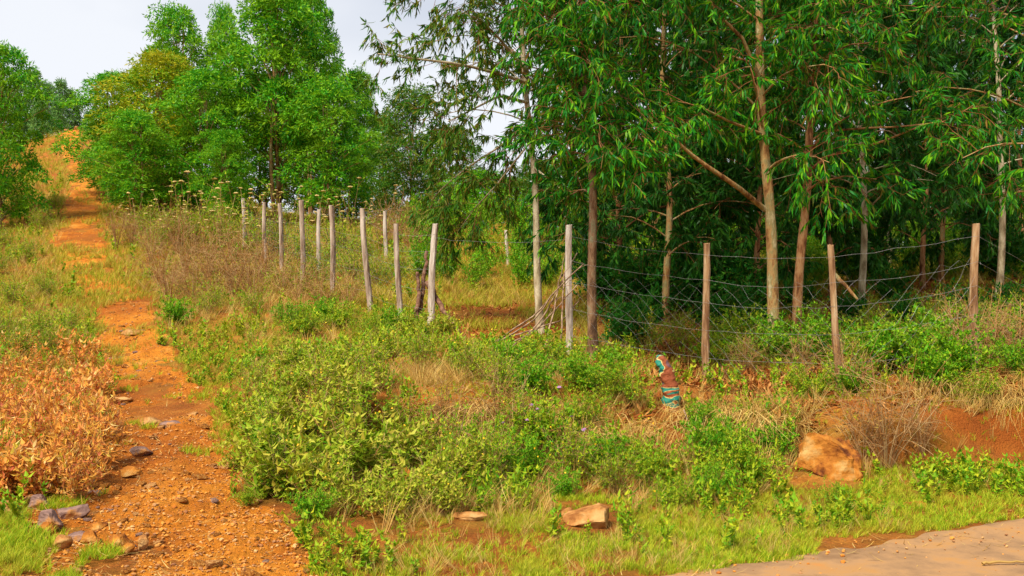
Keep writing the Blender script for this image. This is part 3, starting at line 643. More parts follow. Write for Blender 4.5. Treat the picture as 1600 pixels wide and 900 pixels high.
many('leafy', 'pale green leafy shrub in the thicket on the slope', G1, [
 (410, 8.9, .7), (480, 8.5, 1.0), (620, 8.3, .9), (440, 9.8, .8), (550, 9.2, 1.0),
 (475, 10.9, .8), (545, 11, .8), (600, 11.8, .6), (450, 12.3, .6), (700, 7.6, .75), (560, 7.0, .6), (620, 6.9, .55), (690, 7.0, .5), (500, 7.2, .7), (385, 7.9, .5), (650, 13.4, .8), (690, 14.3, .8), (730, 7.9, .7)])
many('fine', 'low bright green bush among the straw of the bank', 'bright green bushes along the bank', [
 (820, 8.2, .8), (760, 8.4, .9), (830, 9.8, .9), (790, 10.6, .8), (900, 9.2, .8), (940, 8.4, .7), (1010, 8.2, .7), (1100, 9.4, .6), (1210, 8.9, .7), (980, 9.9, .9),
 (1120, 7.9, .6), (1050, 7.6, .5), (880, 7.8, .5), (1450, 9.9, .9), (1520, 9.6, .7), (1590, 10.2, .9), (1260, 10.2, .8), (1330, 10.0, .7), (610, 8.9, .5), (500, 8.0, .55), (430, 8.2, .6),
 (530, 15.2, .9), (500, 15.8, .9), (610, 14.6, .9), (570, 14.0, .8), (450, 15.5, .8), (640, 15, .7)])
many('mixed', 'green weedy plant growing among the withered peach ones', 'green weeds among the withered plants', [(60, 8.7, .5), (15, 7.9, .5), (120, 9.8, .5), (30, 10.6, .55), (85, 10.8, .5), (5, 12.3, .6), (100, 11.9, .5), (-10, 8.2, .5)])
many('peach', 'withered plant with peach and reddish leaves left of the path', 'withered peach-coloured plants left of the path', [
 (128, 7.6, .95), (92, 7.75, .8), (45, 8.1, 1.1), (150, 8.25, 1.1), (108, 8.5, .85), (5, 8.6, 1.05), (138, 9.1, .9), (78, 9.3, 1.1), (30, 9.6, .8), (-20, 9.4, 1),
 (148, 9.9, .8), (105, 10.1, 1.0), (50, 10.3, .8), (140, 11.2, .8), (70, 11.6, .85), (20, 12, .9), (110, 12.6, .7), (0, 11.2, .8), (120, 7.1, .7), (100, 7.2, .65), (-20, 10.8, .9), (70, 7.3, .6)])
many('mixed', 'green and brown weedy bush on the left hillside', 'weedy bushes left of the path', [
 (30, 14, .8), (80, 14.2, .75), (120, 14.6, .6), (10, 15, .9), (60, 15.6, .8), (110, 16, .7), (20, 19, .9), (70, 20, .8), (-10, 23, 1.0), (40, 25, 1.0), (10, 28, 1.1), (60, 31, 1.0), (85, 36, .9), (30, 35, 1.3), (-20, 31, 1.4)])
many('dry', 'tangled brown leafless bush left of the fence row', 'brown leafless bushes left of the fence row', [
 (265, 18.5, 1.1), (300, 19.2, 1.15), (335, 19, 1.2), (365, 18.6, 1.2), (395, 18.5, 1.1), (250, 21, 1.1), (290, 22, 1.25), (330, 22, 1.3), (370, 21.5, 1.3), (410, 20.5, 1.2), (440, 19, 1.0), (235, 24, 1.1), (275, 25, 1.4),
 (465, 18, .9), (500, 17.5, .8), (205, 27, 1.0), (640, 27, 1.4), (620, 30, 1.6), (600, 29, 1.3), (545, 17.6, .8)])
many('dry', 'sparse brown stalky bush on the bank on the right', 'brown stalky bushes on the right bank', [
 (1350, 8.9, .7), (1440, 9.0, .6), (1320, 10.1, .7), (1540, 10.6, .9), (1590, 10.9, .9), (1500, 11.3, .9), (1250, 11.6, .6), (700, 9.2, .7), (780, 9.0, .7), (1160, 12.2, .6)])
many('mixed', 'green weedy bush in the thicket by the fence row', 'weedy bushes by the fence row', [
 (250, 26, 1.3), (300, 27, 1.6), (345, 27, 1.6), (390, 26.5, 1.5), (430, 25.5, 1.4), (470, 24, 1.3), (510, 22.5, 1.2), (550, 21.5, 1.1), (590, 20.5, 1.1), (490, 20.5, 1.0), (330, 17.5, .8), (400, 16.8, .7), (225, 29, 1.3), (530, 26, 1.4), (570, 25, 1.3), (620, 22, 1.1)])
many('umbel', 'tall weed with flat tan flower heads in front of the hillside trees', 'tall weeds with flat tan flower heads', [
 (238, 25, 1.1), (262, 26, 1.25), (285, 25.5, 1.35), (302, 26, 1.6), (320, 25, 1.25), (345, 25, 1.4), (362, 24.5, 1.4), (378, 25, 1.45), (398, 24, 1.3), (420, 25.5, 1.4), (455, 25, 1.3), (485, 25, 1.3), (520, 26, 1.3), (560, 26, 1.3), (596, 27, 1.4), (212, 28, 1.1), (440, 26, 1.5), (540, 27, 1.5)])
many('tallweed', 'tall yellow-green weed on the rise beyond the clearing', 'tall weeds on the rise beyond the clearing', [
 (u + rng.uniform(-14, 14), Y, s_) for Y, s_ in ((22.5, .9), (25, 1.0), (28, 1.15), (32, 1.4), (37, 1.6)) for u in range(650, 1640, 52)])
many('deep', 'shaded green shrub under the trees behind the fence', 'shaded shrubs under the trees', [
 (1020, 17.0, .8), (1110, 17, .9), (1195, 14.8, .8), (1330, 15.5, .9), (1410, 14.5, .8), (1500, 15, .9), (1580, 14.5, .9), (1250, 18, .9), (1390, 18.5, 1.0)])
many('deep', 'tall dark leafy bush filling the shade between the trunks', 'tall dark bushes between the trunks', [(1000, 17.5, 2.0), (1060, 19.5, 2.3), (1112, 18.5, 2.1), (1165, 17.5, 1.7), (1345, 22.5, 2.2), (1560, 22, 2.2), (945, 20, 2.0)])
many('mixed', 'sparse brown and green bush between the trunks behind the fence', 'sparse bushes between the trunks', [
 (1060, 14.5, .8), (1130, 14, .8), (1280, 14.5, .9), (1360, 13.5, .9), (1460, 13.5, .9), (1540, 13, .9), (1600, 13, .9), (1400, 12.2, .8), (1010, 13.5, .8), (1170, 12.6, .7), (1560, 11.8, .8), (1480, 11.6, .8)])
many('mixed', 'brown and green stalky weed on the slope among the pale shrubs', 'stalky weeds among the pale shrubs', [
 (430, 8.3, .7), (540, 8.9, .8), (500, 9.9, .8), (590, 9.9, .8), (640, 9.2, .8), (700, 8.5, .8), (400, 10.6, .6), (660, 10.8, .7), (730, 10.2, .6), (780, 9.6, .7), (820, 8.8, .8), (760, 8.0, .7), (680, 7.5, .6), (900, 8.2, .7), (960, 8.0, .5)])
many('fine', 'light green bush climbing among the trunks behind the fence', 'light bushes among the trunks', [
 (1180, 13.6, 1.5), (1235, 12.6, 1.5), (1130, 13.2, 1.1), (1300, 12.8, 1.3), (1440, 12.2, 1.3), (1350, 11.8, 1.2), (1410, 11.3, 1.1), (1500, 12.4, 1.2), (1580, 12.2, 1.3), (960, 12.0, .5)])

# ------------------------------------------------------------------ fence posts, wires
def post_mesh(name, h, r, m, lean=(0, 0)):
    mb = MB(); zs = np.linspace(-.3, h, 14); ph = rng.uniform(0, 6)
    P = np.stack([lean[0] * (zs - h * 0) + .012 * np.sin(zs * 3 + ph), lean[1] * zs + .01 * np.cos(zs * 2.3 + ph), zs], -1)
    a = np.arange(12) * math.pi / 6; rr = r * (1.12 - .2 * (zs + .3) / (h + .3))
    V = []
    for i in range(14):
        k = rr[i] * (1 + .07 * np.sin(a * 2 + ph + zs[i]) + .05 * rng.normal(size=12))
        V.append(np.stack([P[i, 0] + np.cos(a) * k, P[i, 1] + np.sin(a) * k, np.full(12, zs[i]) + (rng.normal(0, .006, 12) if i == 13 else 0)], -1))
    V = np.concatenate(V); i = np.arange(13)[:, None] * 12; j = np.arange(12)[None]; k = (j + 1) % 12
    mb.add(V, np.stack([i + j, i + k, i + 12 + k, i + 12 + j], -1).reshape(-1, 4))
    top = V[-12:].mean(0) + [0, 0, .004]; mb.add(np.vstack([V[-12:], top]), [[q, (q + 1) % 12, 12] for q in range(12)])
    return mb.mesh(name, m)
POSTS = [ # u base, u top, v top, Y, width px, wood, label
 (888, 890, 352, 12.6, 12, 'post_white', 'straight pale post on the right side of the fence opening'),
 (1104, 1103, 380, 11.6, 14, 'post_brown', 'thick brown post standing beyond the camouflage cloth'),
 (1314, 1296, 383, 10.4, 13, 'post_brown', 'post leaning left in front of the pale thin trunk'),
 (1520, 1525, 350, 10.8, 14, 'post_brown', 'post furthest to the right, above the earth bank'),
 (672, 680, 350, 15.7, 12, 'post_white', 'pale leaning post on the left side of the fence opening'),
 (625, 619, 350, 16.0, 10, 'post_wood', 'post with orange cut top beside the left gate post'),
 (578, 566, 326, 17.0, 10, 'post_wood', 'grey post leaning to the left, third from the opening'),
 (521, 518, 321, 18.5, 10, 'post_wood', 'straight grey post standing in tall dry weeds'),
 (497, 499, 328, 21.5, 7, 'post_white', 'thin white post between two thicker grey ones'),
 (473, 472, 313, 20.2, 9, 'post_wood', 'tallest-looking grey post right of the bare twin trunks'),
 (441, 437, 318, 22, 8, 'post_wood', 'slim post directly below the bare twin trunks'),
 (414, 413, 316, 24, 7, 'post_wood', 'small faded post second from the far end of the row'),
 (382, 380, 310, 26, 7, 'post_white', 'bleached post at the far end of the row'),
 (603, 602, 330, 26, 7, 'post_white', 'white post alone in the field behind the fence row'),
 (794, 791, 360, 27, 6, 'post_white', 'thin pale stake in the field beyond the opening'),
 (702, 701, 398, 26, 7, 'post_brown', 'short stub of a post under the hanging leaves'),
]
PT = {}
for ub, ut, vt, Y, w, m_, lab in POSTS:
    p = at(ub, Y); h = zz(Y, vt) - p.z; lx = (ut - ub) / 1600 * Y / h
    o = obj('fence_post', post_mesh('fence_post', h, w / 3200 * Y * .84, M[m_], (lx, 0)))
    o.location = p; tag(o, lab, 'fence post'); PT[ub] = (p, h, lx)
def post_pt(k, z):
    p, h, lx = PT[k]; return np.array([p.x + lx * z, p.y - .05, p.z + z])
def barb_strand(mb, a, b, sag, barbs=True, r=.0014):
    n = max(8, int(np.linalg.norm(b - a) / .25)); t = np.linspace(0, 1, n)
    P = a[None] * (1 - t[:, None]) + b[None] * t[:, None]; P[:, 2] -= sag * 4 * t * (1 - t); P[1:-1] += rng.normal(0, .006, (n - 2, 3))
    tube(mb, P, r, 3)
    if barbs:
        L = np.linalg.norm(b - a); k = int(L / .16)
        for q in np.linspace(.02, .98, k):
            c = np.array([np.interp(q, t, P[:, i]) for i in range(3)]); d = randu(1)[0] * .012
            tube(mb, [c - d, c + d], .0011, 3)
def fence(label, keys, heights, sag=.05, ends=None, net=True, nh=(.1, 1.25)):
    e = bpy.data.objects.new('wire_fence', None); COL.objects.link(e); e.location = PT[keys[0]][0]; tag(e, label, 'wire fence')
    o0 = np.array(PT[keys[0]][0])
    for hz in heights:
        mb = MB()
        for a, b_ in zip(keys[:-1], keys[1:]):
            barb_strand(mb, post_pt(a, hz * PT[a][1] / 1.55) - o0, post_pt(b_, hz * PT[b_][1] / 1.55) - o0, sag * rng.uniform(.2, 1.2))
        if ends is not None: barb_strand(mb, post_pt(keys[-1], hz) - o0, np.array(ends) + [0, 0, hz - .75] - o0, sag)
        obj('strand', mb.mesh('strand', M['wire']), e)
    if net:
        mb = MB()
        for a, b_ in zip(keys[:-1], keys[1:]):
            A0, B0 = post_pt(a, 0), post_pt(b_, 0); L = np.linalg.norm(B0 - A0); n = int(L / .11); zc = np.linspace(*nh, 12)
            G = {}
            for i in range(n + 1):
                for j, z in enumerate(zc):
                    q = i / n; p = A0 * (1 - q) + B0 * q; s_ = math.sin(q * math.pi)
                    x = p + np.array([0, 0, z * (1 - .16 * s_ * (z / 1.3)) + vnoise(i * .11 + L, z, .5, 31).item() * .06])
                    x[0] += rng.normal(0, .012); x[1] += vnoise(i * .11, z + 3, .4, 32).item() * .1; x[2] += rng.normal(0, .012); G[i, j] = x - o0
            for i in range(n):
                for j in range(11):
                    if rng.uniform() < .06: continue
                    if (i + j) % 2: tube(mb, [G[i, j], G[i + 1, j + 1]], .0007, 3)
                    else: tube(mb, [G[i, j + 1], G[i + 1, j]], .0007, 3)
        obj('netting', mb.mesh('netting', M['wire']), e)
fence('sagging barbed wire and netting strung right of the fence opening', [888, 1104, 1314, 1520], [.3, .6, .9, 1.15, 1.42], ends=at(1750, 11.0))
fence('thin wire and netting along the row of posts left of the opening', [672, 625, 578, 521, 473, 441, 414, 382], [.3, .6, .9, 1.15, 1.4], nh=(.4, 1.35))
mb = MB(); o0 = PT[672][0]; barb_strand(mb, post_pt(672, 1.42) - np.array(o0), post_pt(888, 1.5) - np.array(o0), .06)
o = obj('gate_wire', mb.mesh('gate_wire', M['wire'])); o.location = o0; tag(o, 'single wire strung across the fence opening between two pale posts', 'wire')

# ------------------------------------------------------------------ loose wood
def branch(name, label, cat, pts, r, m, group=None, wob=.015, twigs=0):
    P = np.array(pts, float); k = np.linspace(0, len(P) - 1, 12)
    Q = np.stack([np.interp(k, np.arange(len(P)), P[:, a]) for a in range(3)], -1)
    if len(P) > 2:
        Q[1:-1] = (Q[:-2] + 2 * Q[1:-1] + Q[2:]) / 4
    Q[1:-1] += rng.normal(0, wob, (10, 3)); o0 = Q[0].copy(); Q -= o0
    mb = MB(); tube(mb, Q, np.linspace(r, r * .55, 12), 7, cap=True)
    for _ in range(twigs):
        i = rng.integers(3, 11); d = unit(randu(1)[0] + unit(Q[11] - Q[0])) * rng.uniform(.15, .35); tube(mb, [Q[i], Q[i] + d * .5 + [0, 0, .02], Q[i] + d], [r * .35, r * .25, r * .15], 4)
    o = obj(name, mb.mesh(name, m, True)); o.location = Vector(o0); tag(o, label, cat, group); return o
GB = 'dry branches leaning on the right gate post'
for pts in ([(770, 538, 12.9), (830, 505, 12.7), (880, 440, 12.4), (912, 412, 12.3)], [(785, 540, 12.7), (835, 520, 12.6), (870, 480, 12.5), (902, 445, 12.3)],
            [(800, 541, 12.4), (840, 510, 12.5), (862, 470, 12.6), (902, 395, 12.8)], [(765, 535, 13.1), (820, 520, 13), (880, 500, 12.8), (905, 470, 12.6)],
            [(775, 533, 13.0), (830, 497, 13), (868, 455, 12.9), (888, 425, 12.8)], [(850, 545, 12.3), (862, 500, 12.4), (872, 450, 12.6), (882, 400, 12.8)],
            [(874, 548, 12.2), (878, 500, 12.3), (880, 440, 12.5), (884, 415, 12.8)]):
    branch('dry_branch', 'dry bent branch in the pile leaning on the right gate post', 'branch', [px(*p) for p in pts], .012, M['dry_wood'], GB, wob=.006, twigs=2)
branch('leaning_log', 'dark pole leaning down to the right inside the fence opening', 'pole', [px(668, 440, 15.9), px(690, 480, 15.7), px(722, 524, 15.3)], .05, M['log_wood'], wob=.008)
branch('leaning_log', 'brown pole propped behind the leaning post under the pale trunk', 'pole', [px(1302, 428, 12.6), px(1320, 445, 12.5), px(1340, 468, 12.4)], .03, M['bark_brown'], wob=.004)
for q, (pts, lab) in enumerate([([(652, 425, 16.2), (655, 460, 16.2), (650, 515, 16.1)], 'broken brown stump with an orange cut end beside the left gate post'),
                  ([(667, 392, 16.3), (664, 440, 16.3), (655, 512, 16.2)], 'tall brown dead stem standing behind the left gate post')]):
    branch('dead_stump', lab, 'stump', [px(*p) for p in pts[::-1]], .045, M['log_wood'])
branch('dry_stick', 'pale dry stick lying on the dusty road at the right', 'stick', [at(1535, 5.83) + Vector((0, 0, .03)), at(1565, 5.85) + Vector((0, 0, .035)), at(1602, 5.87) + Vector((0, 0, .03))], .009, M['straw'], wob=.003)
branch('dry_stick', 'pale stick slanting down the straw right of the camouflage cloth', 'stick', [px(1068, 640, 9.4), px(1085, 690, 9.1), px(1102, 752, 8.8)], .007, M['dry_wood'], wob=.006)
branch('dry_stick', 'pale stick standing in the straw above the flat tan rock', 'stick', [px(922, 708, 8.8), px(932, 735, 8.6), px(945, 778, 8.4)], .009, M['dry_wood'], wob=.006)
branch('dry_stick', 'thin stick poking up through weeds left of the straw', 'stick', [px(722, 660, 8.8), px(716, 700, 8.7), px(712, 755, 8.5)], .006, M['dry_wood'], wob=.006)

# ------------------------------------------------------------------ camouflage cloth
def camo():
    m, n, l, b = mat('camouflage_cloth')
    tx = n.new('ShaderNodeTexCoord'); mp = n.new('ShaderNodeMapping'); mp.inputs['Scale'].default_value = (.7, .7, 1.5); mp.inputs['Location'].default_value = (1.3, 0, .4); l.new(tx.outputs['Object'], mp.inputs[0])
    nz = n.new('ShaderNodeTexNoise'); nz.inputs['Scale'].default_value = 5.0; nz.inputs['Detail'].default_value = 1.0; nz.inputs['Distortion'].default_value = .3
    l.new(mp.outputs[0], nz.inputs[0])
    r = ramp(n, [(0, (.14,.06,.07)), (.34, (.26,.06,.015)), (.455, (.6,.45,.15)), (.475, (.012,.2,.14)), (.555, (.6,.45,.15)), (.57, (.28,.065,.015)), (.66, (.02,.24,.17))], 'CONSTANT')
    l.new(nz.outputs[0], r.inputs[0]); l.new(r.outputs[0], b.inputs['Base Color']); b.inputs['Roughness'].default_value = .8
    w = n.new('ShaderNodeTexNoise'); w.inputs['Scale'].default_value = 14; l.new(tx.outputs['Object'], w.inputs[0])
    bp = n.new('ShaderNodeBump'); bp.inputs['Strength'].default_value = 1; bp.inputs['Distance'].default_value = .03; l.new(w.outputs[0], bp.inputs['Height']); l.new(bp.outputs[0], b.inputs['Normal'])
    return m
Yc = 10.0
ctr = [(1048, 645, 15), (1049, 620, 14), (1047, 605, 13), (1044, 592, 12), (1040, 578, 11.5), (1035, 567, 10), (1030, 559, 7), (1026, 556, 3)]
base = px(1048, 648, Yc); P = np.array([px(a, b_, Yc) for a, b_, _ in ctr]); rr = np.array([c[2] for c in ctr]) / 1600 * Yc
k = np.linspace(0, 7, 40); P = np.stack([np.interp(k, np.arange(8), P[:, a]) for a in range(3)], -1) - base
rr = np.interp(k, np.arange(8), rr) * (1 + .05 * np.sin(k * 9) + .04 * np.sin(k * 15 + 1))
mb = MB(); tube(mb, P, rr, 20, cap=True)
V = mb.V[0]; V[:, 1] *= .8; V += (.006 * np.sin(V[:, 2:3] * 60 + V[:, 0:1] * 50)); mb.V[0] = V
o = obj('camouflage_sleeve', mb.mesh('camouflage_sleeve', camo(), True)); o.location = Vector(base)
tag(o, 'curved camouflage cloth sleeve sticking up from the weeds in front of the wire', 'cloth')

# ------------------------------------------------------------------ rocks
def rock_mesh(name, sx, sy, sz, m, seed, cuts=7, rough=.18, sub=4):
    import bmesh
    bm = bmesh.new(); bmesh.ops.create_icosphere(bm, subdivisions=sub, radius=1); rs = np.random.default_rng(seed)
    pl = [(Vector(unit(rs.normal(size=3))), rs.uniform(.5, .82)) for _ in range(cuts * 2)]
    for v in bm.verts:
        c = v.co.copy()
        for nrm, d in pl:
            k = c.dot(nrm) - d
            if k > 0: c -= nrm * k
        f = mnoise.fractal(c * 1.7 + Vector((seed, 0, 0)), .8, 2.0, 4)
        c *= 1 + rough * .45 * f + rough * .4 * abs(mnoise.noise(c * 4.3 + Vector((0, seed, 0)))) - rough * .3 * abs(mnoise.noise(c * 9 + Vector((0, 0, seed))))
        v.co = Vector((c.x * sx, c.y * sy, c.z * sz))
    me = bpy.data.meshes.new(name); bm.to_mesh(me); bm.free(); me.materials.append(m)
    for p in me.polygons: p.use_smooth = False
    return me
def rock(u, Y, wpx, hpx, m, label, depth=1.0, sink=.35, group=None, rz=0., rough=.18, cuts=7):
    p = at(u, Y); sx = wpx / 3200 * Y * 1.3; sz = hpx / 3200 * Y * 1.55
    me = rock_mesh('rock', sx, sx * depth, sz, M[m], int(u + Y * 31), cuts, rough)
    o = obj('rock', me); o.location = p + Vector((0, 0, sz * (.86 - 2 * sink))); o.rotation_euler = (0, 0, rz); tag(o, label, 'rock', group); return o
rock(1296, 8.62, 104, 84, 'rock_orange', 'large orange boulder set in the foot of the earth bank', .8, .33, rz=2.2, rough=.34, cuts=10)
rock(925, 6.9, 68, 34, 'rock_tan', 'flat tan rock in the verge grass at the bottom middle', .8, .2)
rock(888, 7.05, 26, 16, 'rock_tan', 'small tan rock at the left side of the flat tan one', .8, .3)
rock(572, 7.0, 36, 26, 'rock_orange', 'rounded orange rock under the largest pale shrub', .9, .25)
rock(632, 7.7, 42, 36, 'rock_orange', 'orange rock half hidden among the pale shrubs', .9, .1)
rock(735, 6.95, 50, 16, 'rock_tan', 'flat tan rock in the verge left of the middle', .8, .3)
rock(688, 7.05, 40, 18, 'rock_tan', 'tan rock between weeds right of the rounded orange one', .8, .3)
rock(112, 6.7, 50, 30, 'rock_grey', 'purplish flat stone left of the path, right of its twin', .9, .35, cuts=9)
rock(78, 6.45, 48, 30, 'rock_grey', 'purplish flat stone partly in the grass at the bottom left', .9, .35, cuts=9)
rock(75, 6.25, 24, 22, 'rock_orange', 'orange stone touching the purplish stone in the grass', .9, .2)
rock(97, 5.98, 24, 20, 'rock_tan', 'tan stone lying alone in green grass at the bottom left', .9, .15)
rock(155, 6.4, 22, 16, 'rock_orange', 'bright orange stone right of the purplish flat stones', .9, .2)
rock(119, 6.2, 26, 14, 'rock_grey', 'small dark stone below the purplish flat stones', .8, .3)
rock(140, 6.12, 26, 18, 'rock_orange', 'orange stone left end of the row at the bottom of the path', .9, .2)
rock(186, 6.08, 28, 16, 'rock_orange', 'orange stone in the middle of the bottom row on the path', .9, .2)
rock(201, 5.95, 20, 16, 'rock_orange', 'little orange stone below the bottom row on the path', .9, .2)
rock(224, 6.05, 20, 16, 'rock_tan', 'tan stone at the right end of the bottom row on the path', .9, .2)
rock(62, 6.95, 40, 20, 'rock_grey', 'dark brown stone above the purplish flat stones', .8, .3)
rock(38, 7.75, 34, 24, 'rock_orange', 'orange lump of earth at the left edge of the withered plants', .9, .2)
rock(8, 6.75, 26, 20, 'rock_tan', 'pale orange rock at the left border of the picture', .9, .2)
rock(48, 7.05, 22, 14, 'rock_tan', 'small tan stone beside the grass on the left', .9, .2)
rock(235, 10.0, 36, 13, 'rock_tan', 'flat tan slab in the middle of the path', .8, .25)
rock(264, 9.8, 30, 12, 'rock_grey', 'flat grey-brown slab right of the tan slab on the path', .8, .3)
rock(192, 11.3, 30, 10, 'rock_tan', 'tan slab further up the path on its left side', .8, .3)
rock(203, 16, 26, 9, 'rock_tan', 'pale stone where the path narrows', .8, .2)
rock(302, 10.4, 20, 9, 'rock_tan', 'small tan stone at the right edge of the path', .8, .3)
rock(222, 8.7, 30, 14, 'rock_grey', 'half buried brown stone in the middle of the path', .8, .35)
rock(200, 8.0, 34, 16, 'rock_orange', 'half buried orange stone near the withered plants', .8, .4)
rock(148, 7.3, 22, 8, 'rock_grey', 'thin dark stone beside a curled dry leaf on the path', .8, .3)
rock(400, 12.6, 24, 12, 'rock_tan', 'pale stone in the grass right of the path', .9, .3)
rock(120, 74, 9, 7, 'rock_tan', 'whitish rock at the top end of the path', .9, .1)
rock(104, 75, 7, 5, 'rock_tan', 'smaller whitish rock at the top end of the path', .9, .1)
rock(1195, 8.2, 18, 9, 'rock_tan', 'small tan stone in the grass below the straw heap', .9, .3)
rock(1430, 7.55, 30, 10, 'rock_orange', 'low orange lump of soil in the verge on the right', .9, .4)
SM = [rock_mesh('stone', 1, .9, .6, M[k], 40 + i, 7, .2, 2) for i, k in enumerate(['rock_orange', 'rock_tan', 'rock_grey', 'rock_orange', 'rock_orange'])]
npl = 0
while npl < 230:
    Y = float((5.2 ** -.5 + rng.uniform() * (24 ** -.5 - 5.2 ** -.5)) ** -2)
    x = float(np.interp(Y, _py, _px) + rng.normal(0, .6) * np.interp(Y, _py, _pw))
    if road_d(x, Y) < .25: continue
    sz = float(rng.choice([.016, .024, .035, .05], p=[.35, .35, .22, .08])) * (1 + Y / 30)
    o = obj('stone', SM[npl % 5]); o.location = (x, Y, float(path_z(np.array([x]), np.array([Y]))[0]) + sz * .12); o.scale = (sz * rng.uniform(.8, 1.5), sz, sz); o.rotation_euler = (0, 0, rng.uniform(0, 6))
    tag(o, 'loose stone lying on the orange dirt path', 'stone', 'loose stones on the dirt path'); npl += 1

# ------------------------------------------------------------------ ground cover (stuff)
def sample(n, y0, y1, p=.5, u0=-120, u1=1720):
    r = rng.uniform(0, 1, n); y = (y0 ** -p + r * (y1 ** -p - y0 ** -p)) ** (-1 / p)
    x = (rng.uniform(u0, u1, n) - 800) / 1600 * y + rng.uniform(-.3, .3, n)
    return x, y
CLEAR = [(70, 13.3, 95), (120, 12.9, 50), (915, 7.3, 48), (572, 7.2, 24), (1292, 8.8, 55), (632, 7.9, 24), (735, 7.1, 20)]
def keep(x, y, prob):
    u_ = 800 + 1600 * x / y; prob = prob * (1 - .85 * bl(8.75, 9.42, y, .06) * np.clip(bl(1290, 1900, u_, 15) + bl(625, 700, u_, 12), 0, 1))
    for cu, cy, cw in CLEAR: prob = prob * (1 - .92 * (np.abs(u_ - cu) < cw) * (y < cy) * (y > cy - .75))
    prob = prob * (1 - .93 * (u_ > 1015) * (u_ < 1068) * (y > 8.9) * (y < 10.05))
    k = rng.uniform(0, 1, len(x)) < prob; x, y = x[k], y[k]
    return x, y, np.stack([x, y, H(x, y) - .008 + .012 * path_w(x, y)], -1)
def bl(a, b, x, s): return sstep(a - s, a + s, x) * (1 - sstep(b - s, b + s, x))
def uv(x, y): return 800 + 1600 * x / y
def off(x, y, lim=.12): return (road_d(x, y) + .16 * vnoise(x, y, .5, 41) + .1 * vnoise(x, y, .13, 42) > lim + .06) * (1 - path_w(x, y))
def tuft(n, h, w, spread, bend):
    def f(mb):
        for _ in range(n):
            a = rng.uniform(0, 6.28); b0 = np.array([math.cos(a), math.sin(a), 0]) * rng.uniform(0, .03); d = np.array([math.cos(a), math.sin(a), 0]) * spread * rng.uniform(.2, 1)
            L = h * rng.uniform(.6, 1.1); sd_ = np.array([-math.sin(a + .5), math.cos(a + .5), 0]) * w / 2
            pts = [b0, b0 + d * L * .35 + [0, 0, L * .5], b0 + d * L * (.8 + bend) + [0, 0, L * (.92 - bend * .4)]]
            mb.add([pts[0] + sd_, pts[0] - sd_, pts[1] + sd_ * .8, pts[1] - sd_ * .8, pts[2]], [[0, 1, 3], [0, 3, 2], [2, 3, 4]])
    return template(f)
TG_ = [tuft(9, .1, .006, .7, .2), tuft(9, .13, .005, .5, .4)]
TD_ = [tuft(9, .2, .004, .6, .4), tuft(9, .26, .004, .5, .2)]
def weed_t(nst, h, nl, ll, lw, tm=OVATE, spr=.4):
    def f(mb):
        for _ in range(nst):
            a = rng.uniform(0, 6.28); d = np.array([math.cos(a), math.sin(a), 0]) * spr * rng.uniform(.1, 1); L = h * rng.uniform(.6, 1)
            T = d * L + [0, 0, L]; sd_ = np.array([.0015, 0, 0]); mb.add([sd_, -sd_, T], [[0, 1, 2]], 1)
            q = rng.uniform(.15, 1, nl)[:, None]; A = unit(randu(nl) + np.array([0, 0, .35])); inst(mb, *tm, q * T, A, unit(np.cross(A, [0, 0, 1.]) + randu(nl) * .3), ll * rng.uniform(.7, 1.2, nl), lw, 0)
    return template(f)
TW_ = [weed_t(4, .16, 9, .035, .018), weed_t(3, .26, 10, .05, .016, LANCE), weed_t(5, .12, 7, .028, .016), weed_t(4, .2, 8, .045, .026)]
def stuff(name, label, cat, sets, mats):
    mb = MB()
    for Ts, P, sc, tilt in sets:
        k = rng.integers(0, len(Ts), len(P))
        for i, T in enumerate(Ts):
            s_ = k == i
            if s_.sum(): inst_t(mb, T, P[s_], rng.uniform(0, 6.28, s_.sum()), sc[s_], tilt)
    o = obj(name, mb.mesh(name, mats)); tag(o, label, cat, kind='stuff'); return o
def scl(y, a=1.0, b=.035): return a * (1 + b * np.maximum(0, y - 8)) * rng.uniform(.6, 1.3, len(y))
# green grass: verge, edges of the path, bottom left corner
x, y = sample(80000, 5.0, 14); u = uv(x, y); d = road_d(x, y)
verge = (u > 480) * (1 - sstep(1.2, 2.3, d)) * (.15 + .85 * sstep(-.45, .3, vnoise(x, y, .45, 51) + .5 * vnoise(x, y, .15, 59))) * (1 - .7 * bl(300, 640, u, 40))
corner = (u < 130) * (y < 7.0) * sstep(-.3, .2, vnoise(x, y, .6, 52) + (130 - u) / 200)
mead = bl(250, 620, u, 40) * (y > 8.6) * sstep(-.5, .3, vnoise(x, y, .7, 53)) * .9
patch = .9 * path_w(x, y) * (vnoise(x, y, .35, 54) + .35 * vnoise(x, y, .12, 55) > .62) * (d > .2)
mound = bl(640, 1000, u, 50) * (y > 7.5) * .45 + .3 * (u > 1000) * (y < 10.2)
pr = np.clip(verge + corner + mead + mound, 0, 1) * off(x, y) + patch
x, y, P = keep(x, y, pr)
stuff('grass', 'short green grass on the verge and beside the path', 'grass', [(TG_, P, scl(y, .58), .35)], M['grass'])
